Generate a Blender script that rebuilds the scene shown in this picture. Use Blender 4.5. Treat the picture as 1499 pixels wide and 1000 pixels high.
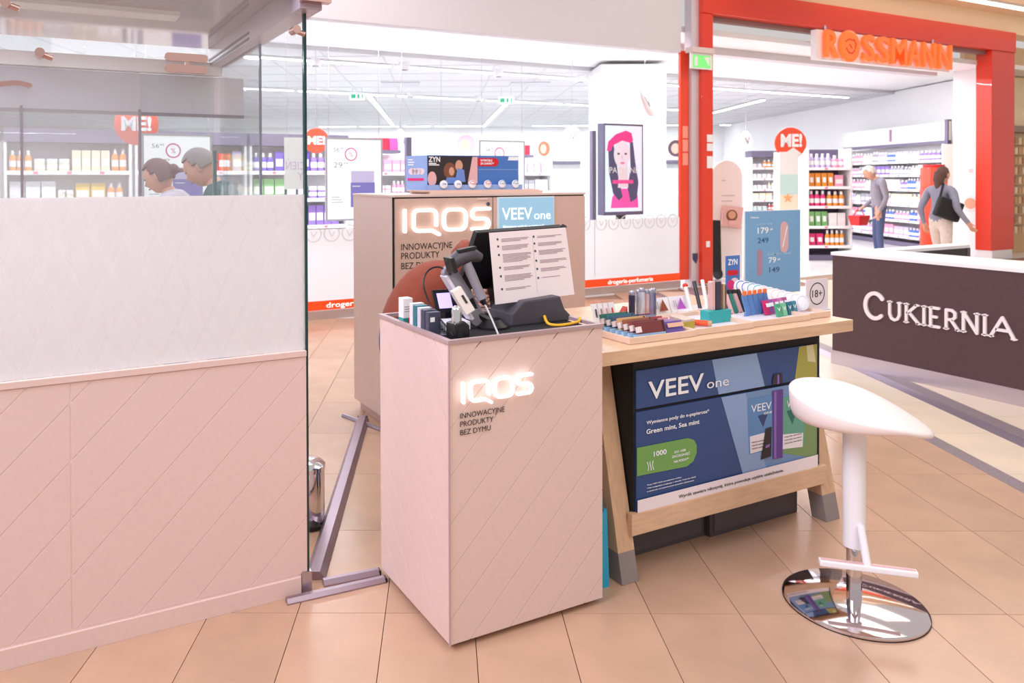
import bpy, bmesh, math, random
from mathutils import Vector, Matrix
random.seed(7)
for o in list(bpy.data.objects): bpy.data.objects.remove(o)
SC = bpy.context.scene; COL = SC.collection
PI = math.pi

# ---------------------------------------------------------------- camera
FPX, CX, CY, EYE = 1135.49, 633.37, 275.11, 1.45
def _cam_axes():
    pit, rol, th = (math.radians(a) for a in (0.66717, -0.21955, 27.07364))
    m = Matrix(((1,0,0),(0,0,-1),(0,1,0)))
    p = Matrix(((1,0,0),(0,math.cos(pit),-math.sin(pit)),(0,math.sin(pit),math.cos(pit))))
    q = Matrix(((math.cos(rol),-math.sin(rol),0),(math.sin(rol),math.cos(rol),0),(0,0,1)))
    w = Matrix(((math.cos(th),-math.sin(th),0),(math.sin(th),math.cos(th),0),(0,0,1)))
    return q @ p @ m @ w
CAX = _cam_axes()
cd = bpy.data.cameras.new('camera'); cam = bpy.data.objects.new('camera', cd); COL.objects.link(cam)
r = CAX
cam.matrix_world = Matrix(((r[0][0],-r[1][0],-r[2][0],0),(r[0][1],-r[1][1],-r[2][1],0),(r[0][2],-r[1][2],-r[2][2],EYE),(0,0,0,1)))
cd.sensor_width = 36; cd.lens = FPX/1499*36
cd.shift_x = (749.5-CX)/1499; cd.shift_y = -(500-CY)/1499
cd.clip_end = 200
cd.dof.use_dof = True; cd.dof.focus_distance = 2.7; cd.dof.aperture_fstop = 5.0
SC.camera = cam

# ---------------------------------------------------------------- light and exposure
SC.view_settings.view_transform = 'Standard'; SC.view_settings.look = 'None'
SC.view_settings.gamma = 1; SC.view_settings.use_curve_mapping = False
SC.view_settings.exposure = 0.42
wd = bpy.data.worlds.new('mall_ambient'); SC.world = wd; wd.use_nodes = True
wd.node_tree.nodes['Background'].inputs[0].default_value = (1.0, .95, .925, 1)
wd.node_tree.nodes['Background'].inputs[1].default_value = 0.47
def area(name, loc, size, power, col=(1,1,1), rot=(0,0,0), sy=None):
    l = bpy.data.lights.new(name, 'AREA'); l.size = size; l.energy = power; l.color = col
    if sy: l.shape = 'RECTANGLE'; l.size_y = sy
    o = bpy.data.objects.new(name, l); COL.objects.link(o); o.location = loc; o.rotation_euler = rot
    return o
T0 = math.radians(27.7239)                 # the building's own axes against the kiosk's axes
def bw(X, Y, z=0.0):                       # building axes -> world
    return Vector((X*math.cos(T0)+Y*math.sin(T0), -X*math.sin(T0)+Y*math.cos(T0), z))
# unseen corridor lights, two of them added tilted fills, and the shop's lights
area('unseen_mall_light', (1.8, -1.4, 4.6), 3.0, 72, (1,.93,.89), (.65,0,0))  # added warm fill behind the camera, tilted onto the front faces
area('unseen_mall_light', (5.5, 3.2, 5.2), 3.0, 50, (1,.92,.85))
area('unseen_mall_light', (-2.6, 1.6, 4.6), 3.0, 230, (.82,.80,1), (0,-.75,0))  # added cool fill, tilted from the left onto the counter's side
area('unseen_mall_light', (9.5, 5.2, 5.2), 2.5, 80, (1,.88,.76))
area('unseen_mall_light', (2.0, 5.9, 4.6), 2.2, 60, (1,.97,.96))
area('kiosk_fill_light', (-.3, 3.3, 2.105), 1.6, 16, (.97,.95,1), (0,0,0), .10)      # added under the kiosk canopy to brighten the rear fascia
# light of the shop's linear lamp rows, and one added hidden row
def light_row(p, q, power):
    p = Vector(p); q = Vector(q); d = q-p
    area('shop_light_row', (p+q)/2, d.length, power, (.95,.97,1), (0,0,math.atan2(d.y,d.x)), .06)
light_row((-7,9.3,3.40), (15,9.3,3.40), 480)  # added row, out of view behind the fascia, brightens the window goods
light_row((-6,11.75,3.285), (15.2,11.75,3.285), 360)
light_row((-4,15.8,3.275), (16.2,15.8,3.275), 380)
light_row(bw(-12,27.4,3.275), bw(9,27.4,3.275), 380)

# ---------------------------------------------------------------- geometry helpers
def ray(px, py):
    return CAX.transposed() @ Vector(((px-CX)/FPX, (py-CY)/FPX, 1))
def hit(px, py, **k):                      # a pixel and the plane the thing stands on or in
    a, v = list(k.items())[0]; i = 'xyz'.index(a); d = ray(px, py); c = Vector((0,0,EYE))
    return c + d*((v-c[i])/d[i])
def atd(px, py, D):                        # a pixel and a known distance
    d = ray(px, py); return Vector((0,0,EYE)) + d*(D/(CAX@d)[2])

def lin(c):
    c = c/255.0
    return c/12.92 if c <= .04045 else ((c+.055)/1.055)**2.4
def col(rgb): return (lin(rgb[0]), lin(rgb[1]), lin(rgb[2]), 1)
MATS = {}
def mat(name, rgb=(200,200,200), rough=.5, metal=0.0, emit=0.0, noise=0.0, nscale=8.0, bump=0.0, spec=.5, objcol=False, stretch=None, coat=0.0):
    if name in MATS: return MATS[name]
    m = bpy.data.materials.new(name); m.use_nodes = True; nt = m.node_tree; b = nt.nodes['Principled BSDF']
    b.inputs['Base Color'].default_value = col(rgb); b.inputs['Roughness'].default_value = rough
    b.inputs['Metallic'].default_value = metal; b.inputs['Specular IOR Level'].default_value = spec
    b.inputs['Coat Weight'].default_value = coat
    if emit:
        b.inputs['Emission Color'].default_value = col(rgb); b.inputs['Emission Strength'].default_value = emit
    src = None
    if objcol:
        oi = nt.nodes.new('ShaderNodeObjectInfo'); src = oi.outputs['Color']
        nt.links.new(src, b.inputs['Base Color'])
    if noise or bump:
        tc = nt.nodes.new('ShaderNodeTexCoord'); mp = nt.nodes.new('ShaderNodeMapping')
        nt.links.new(tc.outputs['Object'], mp.inputs[0])
        if stretch: mp.inputs['Scale'].default_value = stretch
        n = nt.nodes.new('ShaderNodeTexNoise'); n.inputs['Scale'].default_value = nscale; n.inputs['Detail'].default_value = 5
        nt.links.new(mp.outputs[0], n.inputs['Vector'])
        if noise:
            mr = nt.nodes.new('ShaderNodeMapRange'); mr.inputs[1].default_value = .3; mr.inputs[2].default_value = .7
            mr.inputs[3].default_value = 1-noise; mr.inputs[4].default_value = 1+noise*.4
            nt.links.new(n.outputs['Fac'], mr.inputs[0])
            mx = nt.nodes.new('ShaderNodeMix'); mx.data_type = 'RGBA'; mx.blend_type = 'MULTIPLY'; mx.inputs[0].default_value = 1
            if src: nt.links.new(src, mx.inputs[6])
            else: mx.inputs[6].default_value = col(rgb)
            nt.links.new(mr.outputs[0], mx.inputs[7]); nt.links.new(mx.outputs[2], b.inputs['Base Color'])
        if bump:
            bp = nt.nodes.new('ShaderNodeBump'); bp.inputs['Strength'].default_value = bump; bp.inputs['Distance'].default_value = .01
            nt.links.new(n.outputs['Fac'], bp.inputs['Height']); nt.links.new(bp.outputs[0], b.inputs['Normal'])
    MATS[name] = m; return m

ROOT = {}
class MB:
    def __init__(s): s.v = []; s.f = []; s.mi = []; s.cur = 0
    def add(s, vs, fs):
        k = len(s.v); s.v += [Vector(p) for p in vs]; s.f += [[i+k for i in f] for f in fs]; s.mi += [s.cur]*len(fs); return s
    def hexa(s, p):
        return s.add(p, [(0,3,2,1),(4,5,6,7),(0,1,5,4),(1,2,6,5),(2,3,7,6),(3,0,4,7)])
    def box(s, x0, x1, y0, y1, z0, z1):
        return s.hexa([(x0,y0,z0),(x1,y0,z0),(x1,y1,z0),(x0,y1,z0),(x0,y0,z1),(x1,y0,z1),(x1,y1,z1),(x0,y1,z1)])
    def obox(s, c, ax, ay, az, hx, hy, hz):
        c = Vector(c); ax = Vector(ax)*hx; ay = Vector(ay)*hy; az = Vector(az)*hz
        return s.hexa([c-ax-ay-az, c+ax-ay-az, c+ax+ay-az, c-ax+ay-az, c-ax-ay+az, c+ax-ay+az, c+ax+ay+az, c-ax+ay+az])
    def prism(s, poly, d):
        d = Vector(d); n = len(poly); p = [Vector(q) for q in poly]
        return s.add(p+[q+d for q in p], [list(range(n))[::-1], list(range(n,2*n))]+[(i,(i+1)%n,n+(i+1)%n,n+i) for i in range(n)])
    def cyl(s, p0, p1, r0, r1=None, n=16):
        r1 = r0 if r1 is None else r1; p0 = Vector(p0); p1 = Vector(p1); d = (p1-p0).normalized()
        a = d.orthogonal().normalized(); b = d.cross(a); vs = []
        for p, r in ((p0,r0),(p1,r1)):
            vs += [p+(a*math.cos(2*PI*i/n)+b*math.sin(2*PI*i/n))*r for i in range(n)]
        return s.add(vs, [list(range(n))[::-1], list(range(n,2*n))]+[(i,(i+1)%n,n+(i+1)%n,n+i) for i in range(n)])
    def lathe(s, c, prof, n=16, axis=(0,0,1)):
        c = Vector(c); z = Vector(axis).normalized(); a = z.orthogonal().normalized(); b = z.cross(a); vs = []; fs = []
        for r, h in prof:
            vs += [c+z*h+(a*math.cos(2*PI*i/n)+b*math.sin(2*PI*i/n))*max(r,1e-5) for i in range(n)]
        for k in range(len(prof)-1):
            fs += [(k*n+i, k*n+(i+1)%n, (k+1)*n+(i+1)%n, (k+1)*n+i) for i in range(n)]
        m = len(prof)-1
        fs += [list(range(n))[::-1], list(range(m*n, m*n+n))]
        return s.add(vs, fs)
    def ball(s, c, rx, ry, rz, nu=14, nv=9, rot=None):
        c = Vector(c); vs = []; fs = []
        for j in range(nv+1):
            t = PI*j/nv
            for i in range(nu):
                p = Vector((rx*math.sin(t)*math.cos(2*PI*i/nu), ry*math.sin(t)*math.sin(2*PI*i/nu), rz*math.cos(t)))
                vs.append(c+(rot@p if rot else p))
        for j in range(nv):
            fs += [(j*nu+i, (j+1)*nu+i, (j+1)*nu+(i+1)%nu, j*nu+(i+1)%nu) for i in range(nu)]
        return s.add(vs, fs)
    def tube(s, pts, r, n=8):
        pts = [Vector(p) for p in pts]; vs = []; fs = []; prev = None
        for k, p in enumerate(pts):
            d = (pts[min(k+1,len(pts)-1)]-pts[max(k-1,0)]).normalized()
            a = d.orthogonal().normalized() if prev is None else (prev-d*prev.dot(d)).normalized()
            prev = a; b = d.cross(a); rr = r[k] if isinstance(r,(list,tuple)) else r
            vs += [p+(a*math.cos(2*PI*i/n)+b*math.sin(2*PI*i/n))*rr for i in range(n)]
        m = len(pts)
        for k in range(m-1):
            fs += [(k*n+i, k*n+(i+1)%n, (k+1)*n+(i+1)%n, (k+1)*n+i) for i in range(n)]
        fs += [list(range(n))[::-1], list(range((m-1)*n, m*n))]
        return s.add(vs, fs)
    def stroke(s, pts, w, o, X, U, N, d, closed=False):       # a flat pen line with round ends, standing off a face
        o = Vector(o); X = Vector(X); U = Vector(U); N = Vector(N)
        P = [o+X*a+U*b for a, b in pts]
        if closed: P.append(P[0])
        for kk, (a, b) in enumerate(zip(P, P[1:])):
            t = (b-a); L = t.length; dd = d*(1 if kk % 2 else .985)
            if L < 1e-6: continue
            t.normalize(); q = N.cross(t)
            s.obox((a+b)/2+N*dd/2, t, q, N, L/2, w/2, dd/2)
        for p in P: s.cyl(p+N*d*.02, p+N*d*.965, w/2, n=14)
        return s
    def mesh(s, name, mats, smooth=False, bevel=0.0, sub=None):
        me = bpy.data.meshes.new(name); off = sub or Vector((0,0,0))
        me.from_pydata([v-off for v in s.v], [], s.f)
        for m in (mats if isinstance(mats,(list,tuple)) else [mats]): me.materials.append(m)
        me.polygons.foreach_set('material_index', s.mi)
        bm = bmesh.new(); bm.from_mesh(me)
        bmesh.ops.recalc_face_normals(bm, faces=bm.faces)
        if bevel:
            es = [e for e in bm.edges if len(e.link_faces)==2 and e.calc_face_angle(0) > .6]
            bmesh.ops.bevel(bm, geom=es, offset=bevel, segments=2, profile=.6, affect='EDGES', clamp_overlap=True)
        bm.to_mesh(me); bm.free()
        if smooth:
            me.polygons.foreach_set('use_smooth', [True]*len(me.polygons)); me.set_sharp_from_angle(angle=math.radians(42))
        return me
    def build(s, name, mats, parent=None, smooth=False, bevel=0.0, loc=None, local=False):
        if parent is not None:
            B = ROOT[parent.name]
            if not local:
                inv = B.inverted(); s.v = [inv@v for v in s.v]
            o = bpy.data.objects.new(name, s.mesh(name, mats, smooth, bevel)); COL.objects.link(o); o.parent = parent
            ROOT[o.name] = B; return o
        xs = [v.x for v in s.v]; ys = [v.y for v in s.v]; zs = [v.z for v in s.v]
        c = Vector(((min(xs)+max(xs))/2, (min(ys)+max(ys))/2, min(zs))) if loc is None else Vector(loc)
        o = bpy.data.objects.new(name, s.mesh(name, mats, smooth, bevel, sub=c)); COL.objects.link(o); o.location = c
        ROOT[o.name] = Matrix.Translation(c); return o
def tag(o, label, cat, group=None, kind=None):
    if label: o['label'] = label
    if cat: o['category'] = cat
    if group: o['group'] = group
    if kind: o['kind'] = kind
    return o
def thing(name, label, cat, loc=(0,0,0), rotz=0.0, group=None):
    o = bpy.data.objects.new(name, None); o.empty_display_size = .05; COL.objects.link(o)
    o.location = loc; o.rotation_euler = (0,0,rotz)
    ROOT[o.name] = Matrix.Translation(Vector(loc)) @ Matrix.Rotation(rotz, 4, 'Z')
    return tag(o, label, cat, group)
def struct(o): o['kind'] = 'structure'; return o
def copy_tree(src, parent=None, loc=None, rotz=None, label=None, group=None):
    c = src.copy(); COL.objects.link(c); c.parent = parent
    if loc is not None: c.location = loc
    if rotz is not None: c.rotation_euler = (0,0,rotz)
    if label: c['label'] = label
    if group: c['group'] = group
    ROOT[c.name] = ROOT[parent.name] if parent else Matrix.Translation(Vector(c.location)) @ Matrix.Rotation(c.rotation_euler[2],4,'Z')
    for ch in list(src.children): copy_tree(ch, c)
    return c
_cap = None
def text_mb(body, o, X, U, h, width=None, depth=.0008, fat=0.0, align='L'):
    """lettering as a mesh: o is the left end of the baseline, h the height of a capital"""
    global _cap
    def raw(t):
        cu = bpy.data.curves.new('t', 'FONT'); cu.body = t; cu.size = 1; cu.extrude = .5; cu.offset = fat; cu.resolution_u = 3
        ob = bpy.data.objects.new('t', cu); me = bpy.data.meshes.new_from_object(ob)
        vs = [v.co.copy() for v in me.vertices]; fs = [list(p.vertices) for p in me.polygons]
        bpy.data.objects.remove(ob); bpy.data.curves.remove(cu); bpy.data.meshes.remove(me); return vs, fs
    if _cap is None: _cap = max(v.y for v in raw('H')[0])
    vs, fs = raw(body); x0 = min(v.x for v in vs); x1 = max(v.x for v in vs)
    sy = h/_cap; sx = sy if width is None else width/(x1-x0)
    o = Vector(o); X = Vector(X).normalized(); U = Vector(U).normalized(); N = X.cross(U)
    if align == 'C': o = o - X*(x1-x0)*sx/2
    m = MB(); m.add([o+X*(v.x-x0)*sx+U*v.y*sy+N*(v.z+.5)*depth for v in vs], fs); return m
def text(parent, body, o, X, U, h, m, width=None, depth=.0008, fat=0.0, name='lettering', align='L'):
    return text_mb(body, o, X, U, h, width, depth, fat, align).build(name, m, parent)
def clip(poly, a, b, c):                   # keep a*x+b*y <= c
    out = []
    for i in range(len(poly)):
        p, q = poly[i], poly[(i+1)%len(poly)]; dp = a*p[0]+b*p[1]-c; dq = a*q[0]+b*q[1]-c
        if dp <= 0: out.append(p)
        if dp*dq < 0:
            t = dp/(dp-dq); out.append((p[0]+(q[0]-p[0])*t, p[1]+(q[1]-p[1])*t))
    return out
def planks(parent, m, o, X, U, N, w, h, pitch, phase, sign=1, gap=.004, th=.006, name='plank'):
    """diagonal boards over a w x h face: each board its own part, grooves left open between them"""
    o = Vector(o); X = Vector(X); U = Vector(U); N = Vector(N); k0 = int(-(w+h)/pitch)-2
    for k in range(k0, -k0+1):
        lo = phase+k*pitch; hi = lo+pitch-gap*1.414
        poly = [(0,0),(w,0),(w,h),(0,h)]
        poly = clip(poly, 1, -sign, hi); poly = clip(poly, -1, sign, -lo) if poly else []
        if len(poly) < 3: continue
        ar = abs(sum(poly[i][0]*poly[(i+1)%len(poly)][1]-poly[(i+1)%len(poly)][0]*poly[i][1] for i in range(len(poly))))/2
        if ar < 2e-4: continue
        MB().prism([o+X*a+U*b for a, b in poly], N*th).build(name, m, parent, bevel=.0012)
X_, Y_, Z_ = Vector((1,0,0)), Vector((0,1,0)), Vector((0,0,1))
# ---------------------------------------------------------------- shared materials
def glass(name, tint=(.97,.985,.985), ior=1.45, haze=0.0):
    m = bpy.data.materials.new(name); m.use_nodes = True; nt = m.node_tree; nt.nodes.clear()
    out = nt.nodes.new('ShaderNodeOutputMaterial'); tr = nt.nodes.new('ShaderNodeBsdfTransparent'); tr.inputs[0].default_value = (*tint,1)
    gl = nt.nodes.new('ShaderNodeBsdfGlossy'); gl.inputs['Roughness'].default_value = .01
    fr = nt.nodes.new('ShaderNodeFresnel'); ge = nt.nodes.new('ShaderNodeNewGeometry'); mi_ = nt.nodes.new('ShaderNodeMapRange')
    mi_.inputs[3].default_value = ior; mi_.inputs[4].default_value = 1/ior     # a thin pane: both faces reflect alike
    nt.links.new(ge.outputs['Backfacing'], mi_.inputs[0]); nt.links.new(mi_.outputs[0], fr.inputs[0])
    mx = nt.nodes.new('ShaderNodeMixShader'); nt.links.new(fr.outputs[0], mx.inputs[0]); nt.links.new(tr.outputs[0], mx.inputs[1]); nt.links.new(gl.outputs[0], mx.inputs[2])
    last = mx
    if haze:
        df = nt.nodes.new('ShaderNodeBsdfDiffuse'); df.inputs[0].default_value = (.9,.88,.88,1)
        m2 = nt.nodes.new('ShaderNodeMixShader'); m2.inputs[0].default_value = haze
        nt.links.new(mx.outputs[0], m2.inputs[1]); nt.links.new(df.outputs[0], m2.inputs[2]); last = m2
    nt.links.new(last.outputs[0], out.inputs[0]); return m
G_clear = glass('clear_glass'); G_booth = glass('booth_glass', (.95,.965,.965), haze=.07); G_rear = glass('booth_rear_glass', (.95,.96,.97), haze=.15)
G_edge = mat('glass_edge', (18,62,62), .15)
def frosted(name, lattice, thru=.45):
    m = bpy.data.materials.new(name); m.use_nodes = True; nt = m.node_tree; nt.nodes.clear()
    out = nt.nodes.new('ShaderNodeOutputMaterial'); df = nt.nodes.new('ShaderNodeBsdfDiffuse'); df.inputs[0].default_value = (.90,.88,.89,1)
    tl = nt.nodes.new('ShaderNodeBsdfTranslucent'); tl.inputs[0].default_value = (.86,.85,.86,1)
    m1 = nt.nodes.new('ShaderNodeMixShader'); m1.inputs[0].default_value = thru
    nt.links.new(df.outputs[0], m1.inputs[1]); nt.links.new(tl.outputs[0], m1.inputs[2])
    tr = nt.nodes.new('ShaderNodeBsdfTransparent'); m2 = nt.nodes.new('ShaderNodeMixShader')
    nt.links.new(m1.outputs[0], m2.inputs[1]); nt.links.new(tr.outputs[0], m2.inputs[2]); m2.inputs[0].default_value = .05
    if lattice:                            # clear diamond lines cut in the frosted film
        tc = nt.nodes.new('ShaderNodeTexCoord'); sp = nt.nodes.new('ShaderNodeSeparateXYZ'); nt.links.new(tc.outputs['Object'], sp.inputs[0])
        def mth(op, a, b=None):
            n = nt.nodes.new('ShaderNodeMath'); n.operation = op
            for i, q in enumerate((a,b)):
                if q is None: continue
                if isinstance(q,(int,float)): n.inputs[i].default_value = q
                else: nt.links.new(q, n.inputs[i])
            return n.outputs[0]
        xs = mth('DIVIDE', sp.outputs[0], .100); zs = mth('DIVIDE', sp.outputs[2], .215)
        fs = []
        for op in ('ADD','SUBTRACT'):
            f = mth('FRACT', mth('ADD', mth(op, xs, zs), 40.0)); fs.append(mth('LESS_THAN', mth('ABSOLUTE', mth('SUBTRACT', f, .5)), .085))
        nt.links.new(mth('ADD', mth('MULTIPLY', mth('MAXIMUM', fs[0], fs[1]), .13), .05), m2.inputs[0])
    nt.links.new(m2.outputs[0], out.inputs[0]); return m
G_frost = frosted('frosted_lattice_film', True); G_film = frosted('frosted_film', False, .62)
PINK = mat('pink_laminate', (224,197,188), .45, noise=.02, nscale=60)
PINKD = mat('groove_shadow_board', (196,164,155), .6)
STEEL = mat('brushed_steel', (190,180,188), .32, 1.0, noise=.06, nscale=30, stretch=(1,1,20))
ALU = mat('aluminium_duct', (165,148,160), .38, .85)
CHROME = mat('chrome', (225,222,226), .06, 1.0)
BLACK = mat('black_plastic', (22,21,24), .4); BLACKM = mat('black_matte', (28,27,30), .75)
DGREY = mat('dark_grey_plastic', (74,70,78), .45); MGREY = mat('mid_grey_plastic', (140,134,142), .45)
WHITE = mat('white_plastic', (238,236,238), .4); WHITEM = mat('white_paint', (236,235,236), .7)
RED = mat('red_lacquer', (222,52,22), .3, coat=.3); RED2 = mat('red_plastic', (225,38,40), .4)
INK = mat('black_ink', (34,28,32), .6); INKW = mat('white_ink', (245,245,248), .5)
GLOW = mat('lit_white_acrylic', (255,252,250), .4, emit=.95)
SKIN = mat('skin', (214,160,138), .5, noise=.04, nscale=20)

# ---------------------------------------------------------------- floor: single tiles on the building's axes
TILE = mat('beige_stone_tile', (196,158,131), .26, noise=.10, nscale=5, bump=.02, objcol=False, spec=.5)
nt = TILE.node_tree                        # each tile a slightly different batch
oi = nt.nodes.new('ShaderNodeObjectInfo'); hs = nt.nodes.new('ShaderNodeHueSaturation'); b = nt.nodes['Principled BSDF']
l = b.inputs['Base Color'].links[0]; srcs = l.from_socket
mr = nt.nodes.new('ShaderNodeMapRange'); mr.inputs[3].default_value = .93; mr.inputs[4].default_value = 1.04
nt.links.new(oi.outputs['Random'], mr.inputs[0]); nt.links.new(mr.outputs[0], hs.inputs['Value']); nt.links.new(srcs, hs.inputs['Color']); nt.links.new(hs.outputs[0], b.inputs['Base Color'])
CREAM = mat('cream_stone_tile', (228,208,186), .26, noise=.06, nscale=5)
GROUT = mat('grout', (150,120,100), .8)
GRAN = mat('grey_granite_strip', (142,126,132), .4, noise=.35, nscale=160)
MALLB = mat('mall_floor_base', (200,176,156), .5)
fl = struct(MB().box(-9,30,-4,7.62,-.06,-.012).build('floor', GROUT))
tw, td = .2945, .611
tm = MB().box(.0012,tw-.0012,.0012,td-.0012,-.012,0).mesh('tile', TILE, bevel=.0008)
tiles = []
for i in range(-22, 9):
    for j in range(-5, 15):
        X = .102+i*tw; Y = 2.573+j*td
        if X+tw > 2.66: continue
        c = bw(X+tw/2, Y+td/2)
        if c.y > 7.55 or c.x < -8.5: continue
        q = CAX @ (c-Vector((0,0,EYE)))
        vis = q.z > .5 and -60 < CX+FPX*q.x/q.z < 1560 and CY+FPX*q.y/q.z < 1120
        behind = c.x < .84 and c.y > 2.7
        tiles.append((0 if (vis and not behind) else 1, q.length, X, Y))
tiles.sort()
rest = MB()
for n, (_, _, X, Y) in enumerate(tiles):
    if n < 290:
        o = bpy.data.objects.new('tile', tm); COL.objects.link(o); o.parent = fl
        o.matrix_parent_inverse = Matrix.Translation(-Vector(fl.location)); o.location = bw(X,Y); o.rotation_euler = (0,0,-T0)
    else:
        p = [bw(X+a,Y+b_) for a,b_ in ((.0012,.0012),(tw-.0012,.0012),(tw-.0012,td-.0012),(.0012,td-.0012))]
        rest.hexa([q+Vector((0,0,-.012)) for q in p]+p)
o = rest.build('far_tiles', TILE, fl); o['kind'] = 'stuff'
def strip_floor(name, X0, X1, m, z=0.0, Y0=-3.0, Y1=13.0):
    """a band of floor along the corridor, ended at the shop front"""
    poly = [tuple(bw(a,b_)[:2]) for a,b_ in ((X0,Y0),(X1,Y0),(X1,Y1),(X0,Y1))]
    poly = clip(poly, 0, 1, 7.60)
    if len(poly) > 2: return MB().prism([(x,y,-.012) for x,y in poly], (0,0,.012+z)).build(name, m, fl)
for j in range(-5, 14): strip_floor('cut_tile', 2.4605, 2.6605, TILE, 0, 2.573+j*td+.0012, 2.573+(j+1)*td-.0012)
strip_floor('granite_strip', 2.662, 2.752, GRAN)
for j in range(0, 15): strip_floor('cream_tile', 2.754, 3.108, CREAM, 0, .74+j*.611+.0015, .74+(j+1)*.611-.0015)
strip_floor('plinth_reflection_strip', 3.11, 3.208, mat('lilac_plinth_reflection', (186,172,190), .35, .8), .001)  # lilac band painted on the floor for the steel plinth's reflection
strip_floor('granite_strip', 3.21, 3.322, GRAN)
ct = MB()
for i in range(0, 52):
    for j in range(-4, 33):
        X = 3.324+i*.42; Y = .3+j*.63
        p = [bw(X+a,Y+b_) for a,b_ in ((.0015,.0015),(.4185,.0015),(.4185,.6285),(.0015,.6285))]
        if max(q.y for q in p) > 7.6 or min(q.x for q in p) > 29: continue
        ct.hexa([q+Vector((0,0,-.012)) for q in p]+p)
o = ct.build('cream_tiles', CREAM, fl); o['kind'] = 'stuff'
SHOPF = mat('shop_floor', (236,232,232), .18, noise=.03)
struct(MB().box(-9,40,7.6,42,-.06,-.002).build('floor', SHOPF))

# ---------------------------------------------------------------- drugstore front
SF = 7.7
FASC = mat('grey_fascia', (212,205,210), .5)
MULL = mat('white_aluminium_mullion', (214,206,212), .35, .4)
joints = [-6.85,-5.4,-3.95,-2.5,-1.05,.4,1.85,3.3,4.75,6.2,7.62]
for k, (a, b_) in enumerate(zip(joints, joints[1:])):
    w = struct(MB().box(a+.004,b_-.004,SF-.006,SF+.006,.08,3.14).build('window_%d' % (k+1), G_clear))
    f = MB().box(a+.004,b_-.004,SF-.009,SF-.0065,.187,.93).build('frosted_film', G_film, w)
    MB().box(a,b_,SF-.012,SF-.0065,.09,.186).build('red_band', mat('red_film', (238,72,18), .35, emit=.25), w)
    x = a+.1
    while x < b_-.08:
        ring = MB()
        c = Vector((x,SF-.0125,.885))
        vs = []; n = 20
        for rr in (.088,.078):
            for yy in (0,.003): vs += [c+Vector((math.cos(2*PI*i/n)*rr, yy, math.sin(2*PI*i/n)*rr)) for i in range(n)]
        fs = []
        for i in range(n):
            j = (i+1)%n
            fs += [(i,j,2*n+j,2*n+i),(n+i,3*n+i,3*n+j,n+j),(i,n+i,n+j,j),(2*n+i,2*n+j,3*n+j,3*n+i)]
        ring.add(vs, fs); ring.stroke([(-.03,.03),(.0,-.03),(.035,.02)], .008, c, X_, Z_, -Y_, .002)
        ring.build('round_icon', mat('silver_film', (206,204,208), .4), w); x += .1985
struct(MB().box(-9,7.62,SF-.03,SF+.03,0,.085).build('baseboard_shopfront', mat('shopfront_plinth', (196,176,170), .35, .5)))
struct(MB().box(-9,7.62,SF-.03,SF+.12,3.115,4.6).build('wall_fascia', FASC))
w8 = [o for o in bpy.data.objects if o.name.startswith('window_8')][0]; w10 = [o for o in bpy.data.objects if o.name.startswith('window_10')][0]; w9 = [o for o in bpy.data.objects if o.name.startswith('window_9')][0]
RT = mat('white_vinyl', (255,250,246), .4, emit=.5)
w7 = [o for o in bpy.data.objects if o.name.startswith('window_7')][0]
p0 = hit(477,446,y=SF-.013); text(w7, 'drogeria-perfumeria', (2.68,SF-.0125,.112), X_, Z_, .052, RT, width=.90, fat=.012)
p0 = hit(890,416,y=SF-.013); p1 = hit(956,410,y=SF-.013); text(w10, 'drogeria-perfumeria', (p0.x,SF-.0125,.112), X_, Z_, .052, RT, width=p1.x-p0.x, fat=.012)
# red strip, mullion and portal
t1 = struct(MB().box(7.625,7.775,SF-.02,SF+.02,.09,3.14).build('trim_1', mat('red_film_post', (234,70,38), .35)))
for z0, z1 in ((1.62,1.78),(1.80,1.96),(1.98,2.14)): MB().box(7.66,7.755,SF-.024,SF-.0205,z0,z1).build('notice', mat('notice_pink', (244,150,130), .5), t1)
struct(MB().box(7.78,7.915,SF-.06,SF+.06,0,4.6).build('trim_2', MULL))
po = MB()
po.box(7.915,8.115,SF-.12,SF+.14,.03,3.65); po.box(14.78,15.5,SF-.12,SF+.14,.16,3.65); po.box(7.915,15.5,SF-.14,SF+.16,3.65,4.0)
pt = struct(po.build('trim_3', RED, bevel=.008)); pt['label'] = 'red lacquered portal frame around the open shop entrance'
MB().box(8.115,14.78,SF-.02,SF+.06,3.58,3.65).build('shutter_rail', mat('shutter_rail_brown', (150,116,112), .4, .4), pt)
MB().box(14.79,15.42,SF-.13,SF+.13,0,.16).build('portal_base', WHITE, pt)
for zc, hh in ((1.66,.16),(1.86,.10),(1.98,.1)): MB().box(8.0,8.105,SF-.125,SF-.1205,zc-hh/2,zc+hh/2).build('notice', WHITE, pt)
MB().box(7.985,8.05,SF-.127,SF-.1205,.52,.60).build('socket_plate', WHITE, pt)
crest = MB(); crest.prism([(7.80,SF-.062,.36),(7.86,SF-.062,.30),(7.89,SF-.062,.36),(7.89,SF-.062,.44),(7.80,SF-.062,.44)], (0,-.003,0)).build('crest_sticker', mat('crest_navy', (60,62,96), .5), t1)
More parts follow.
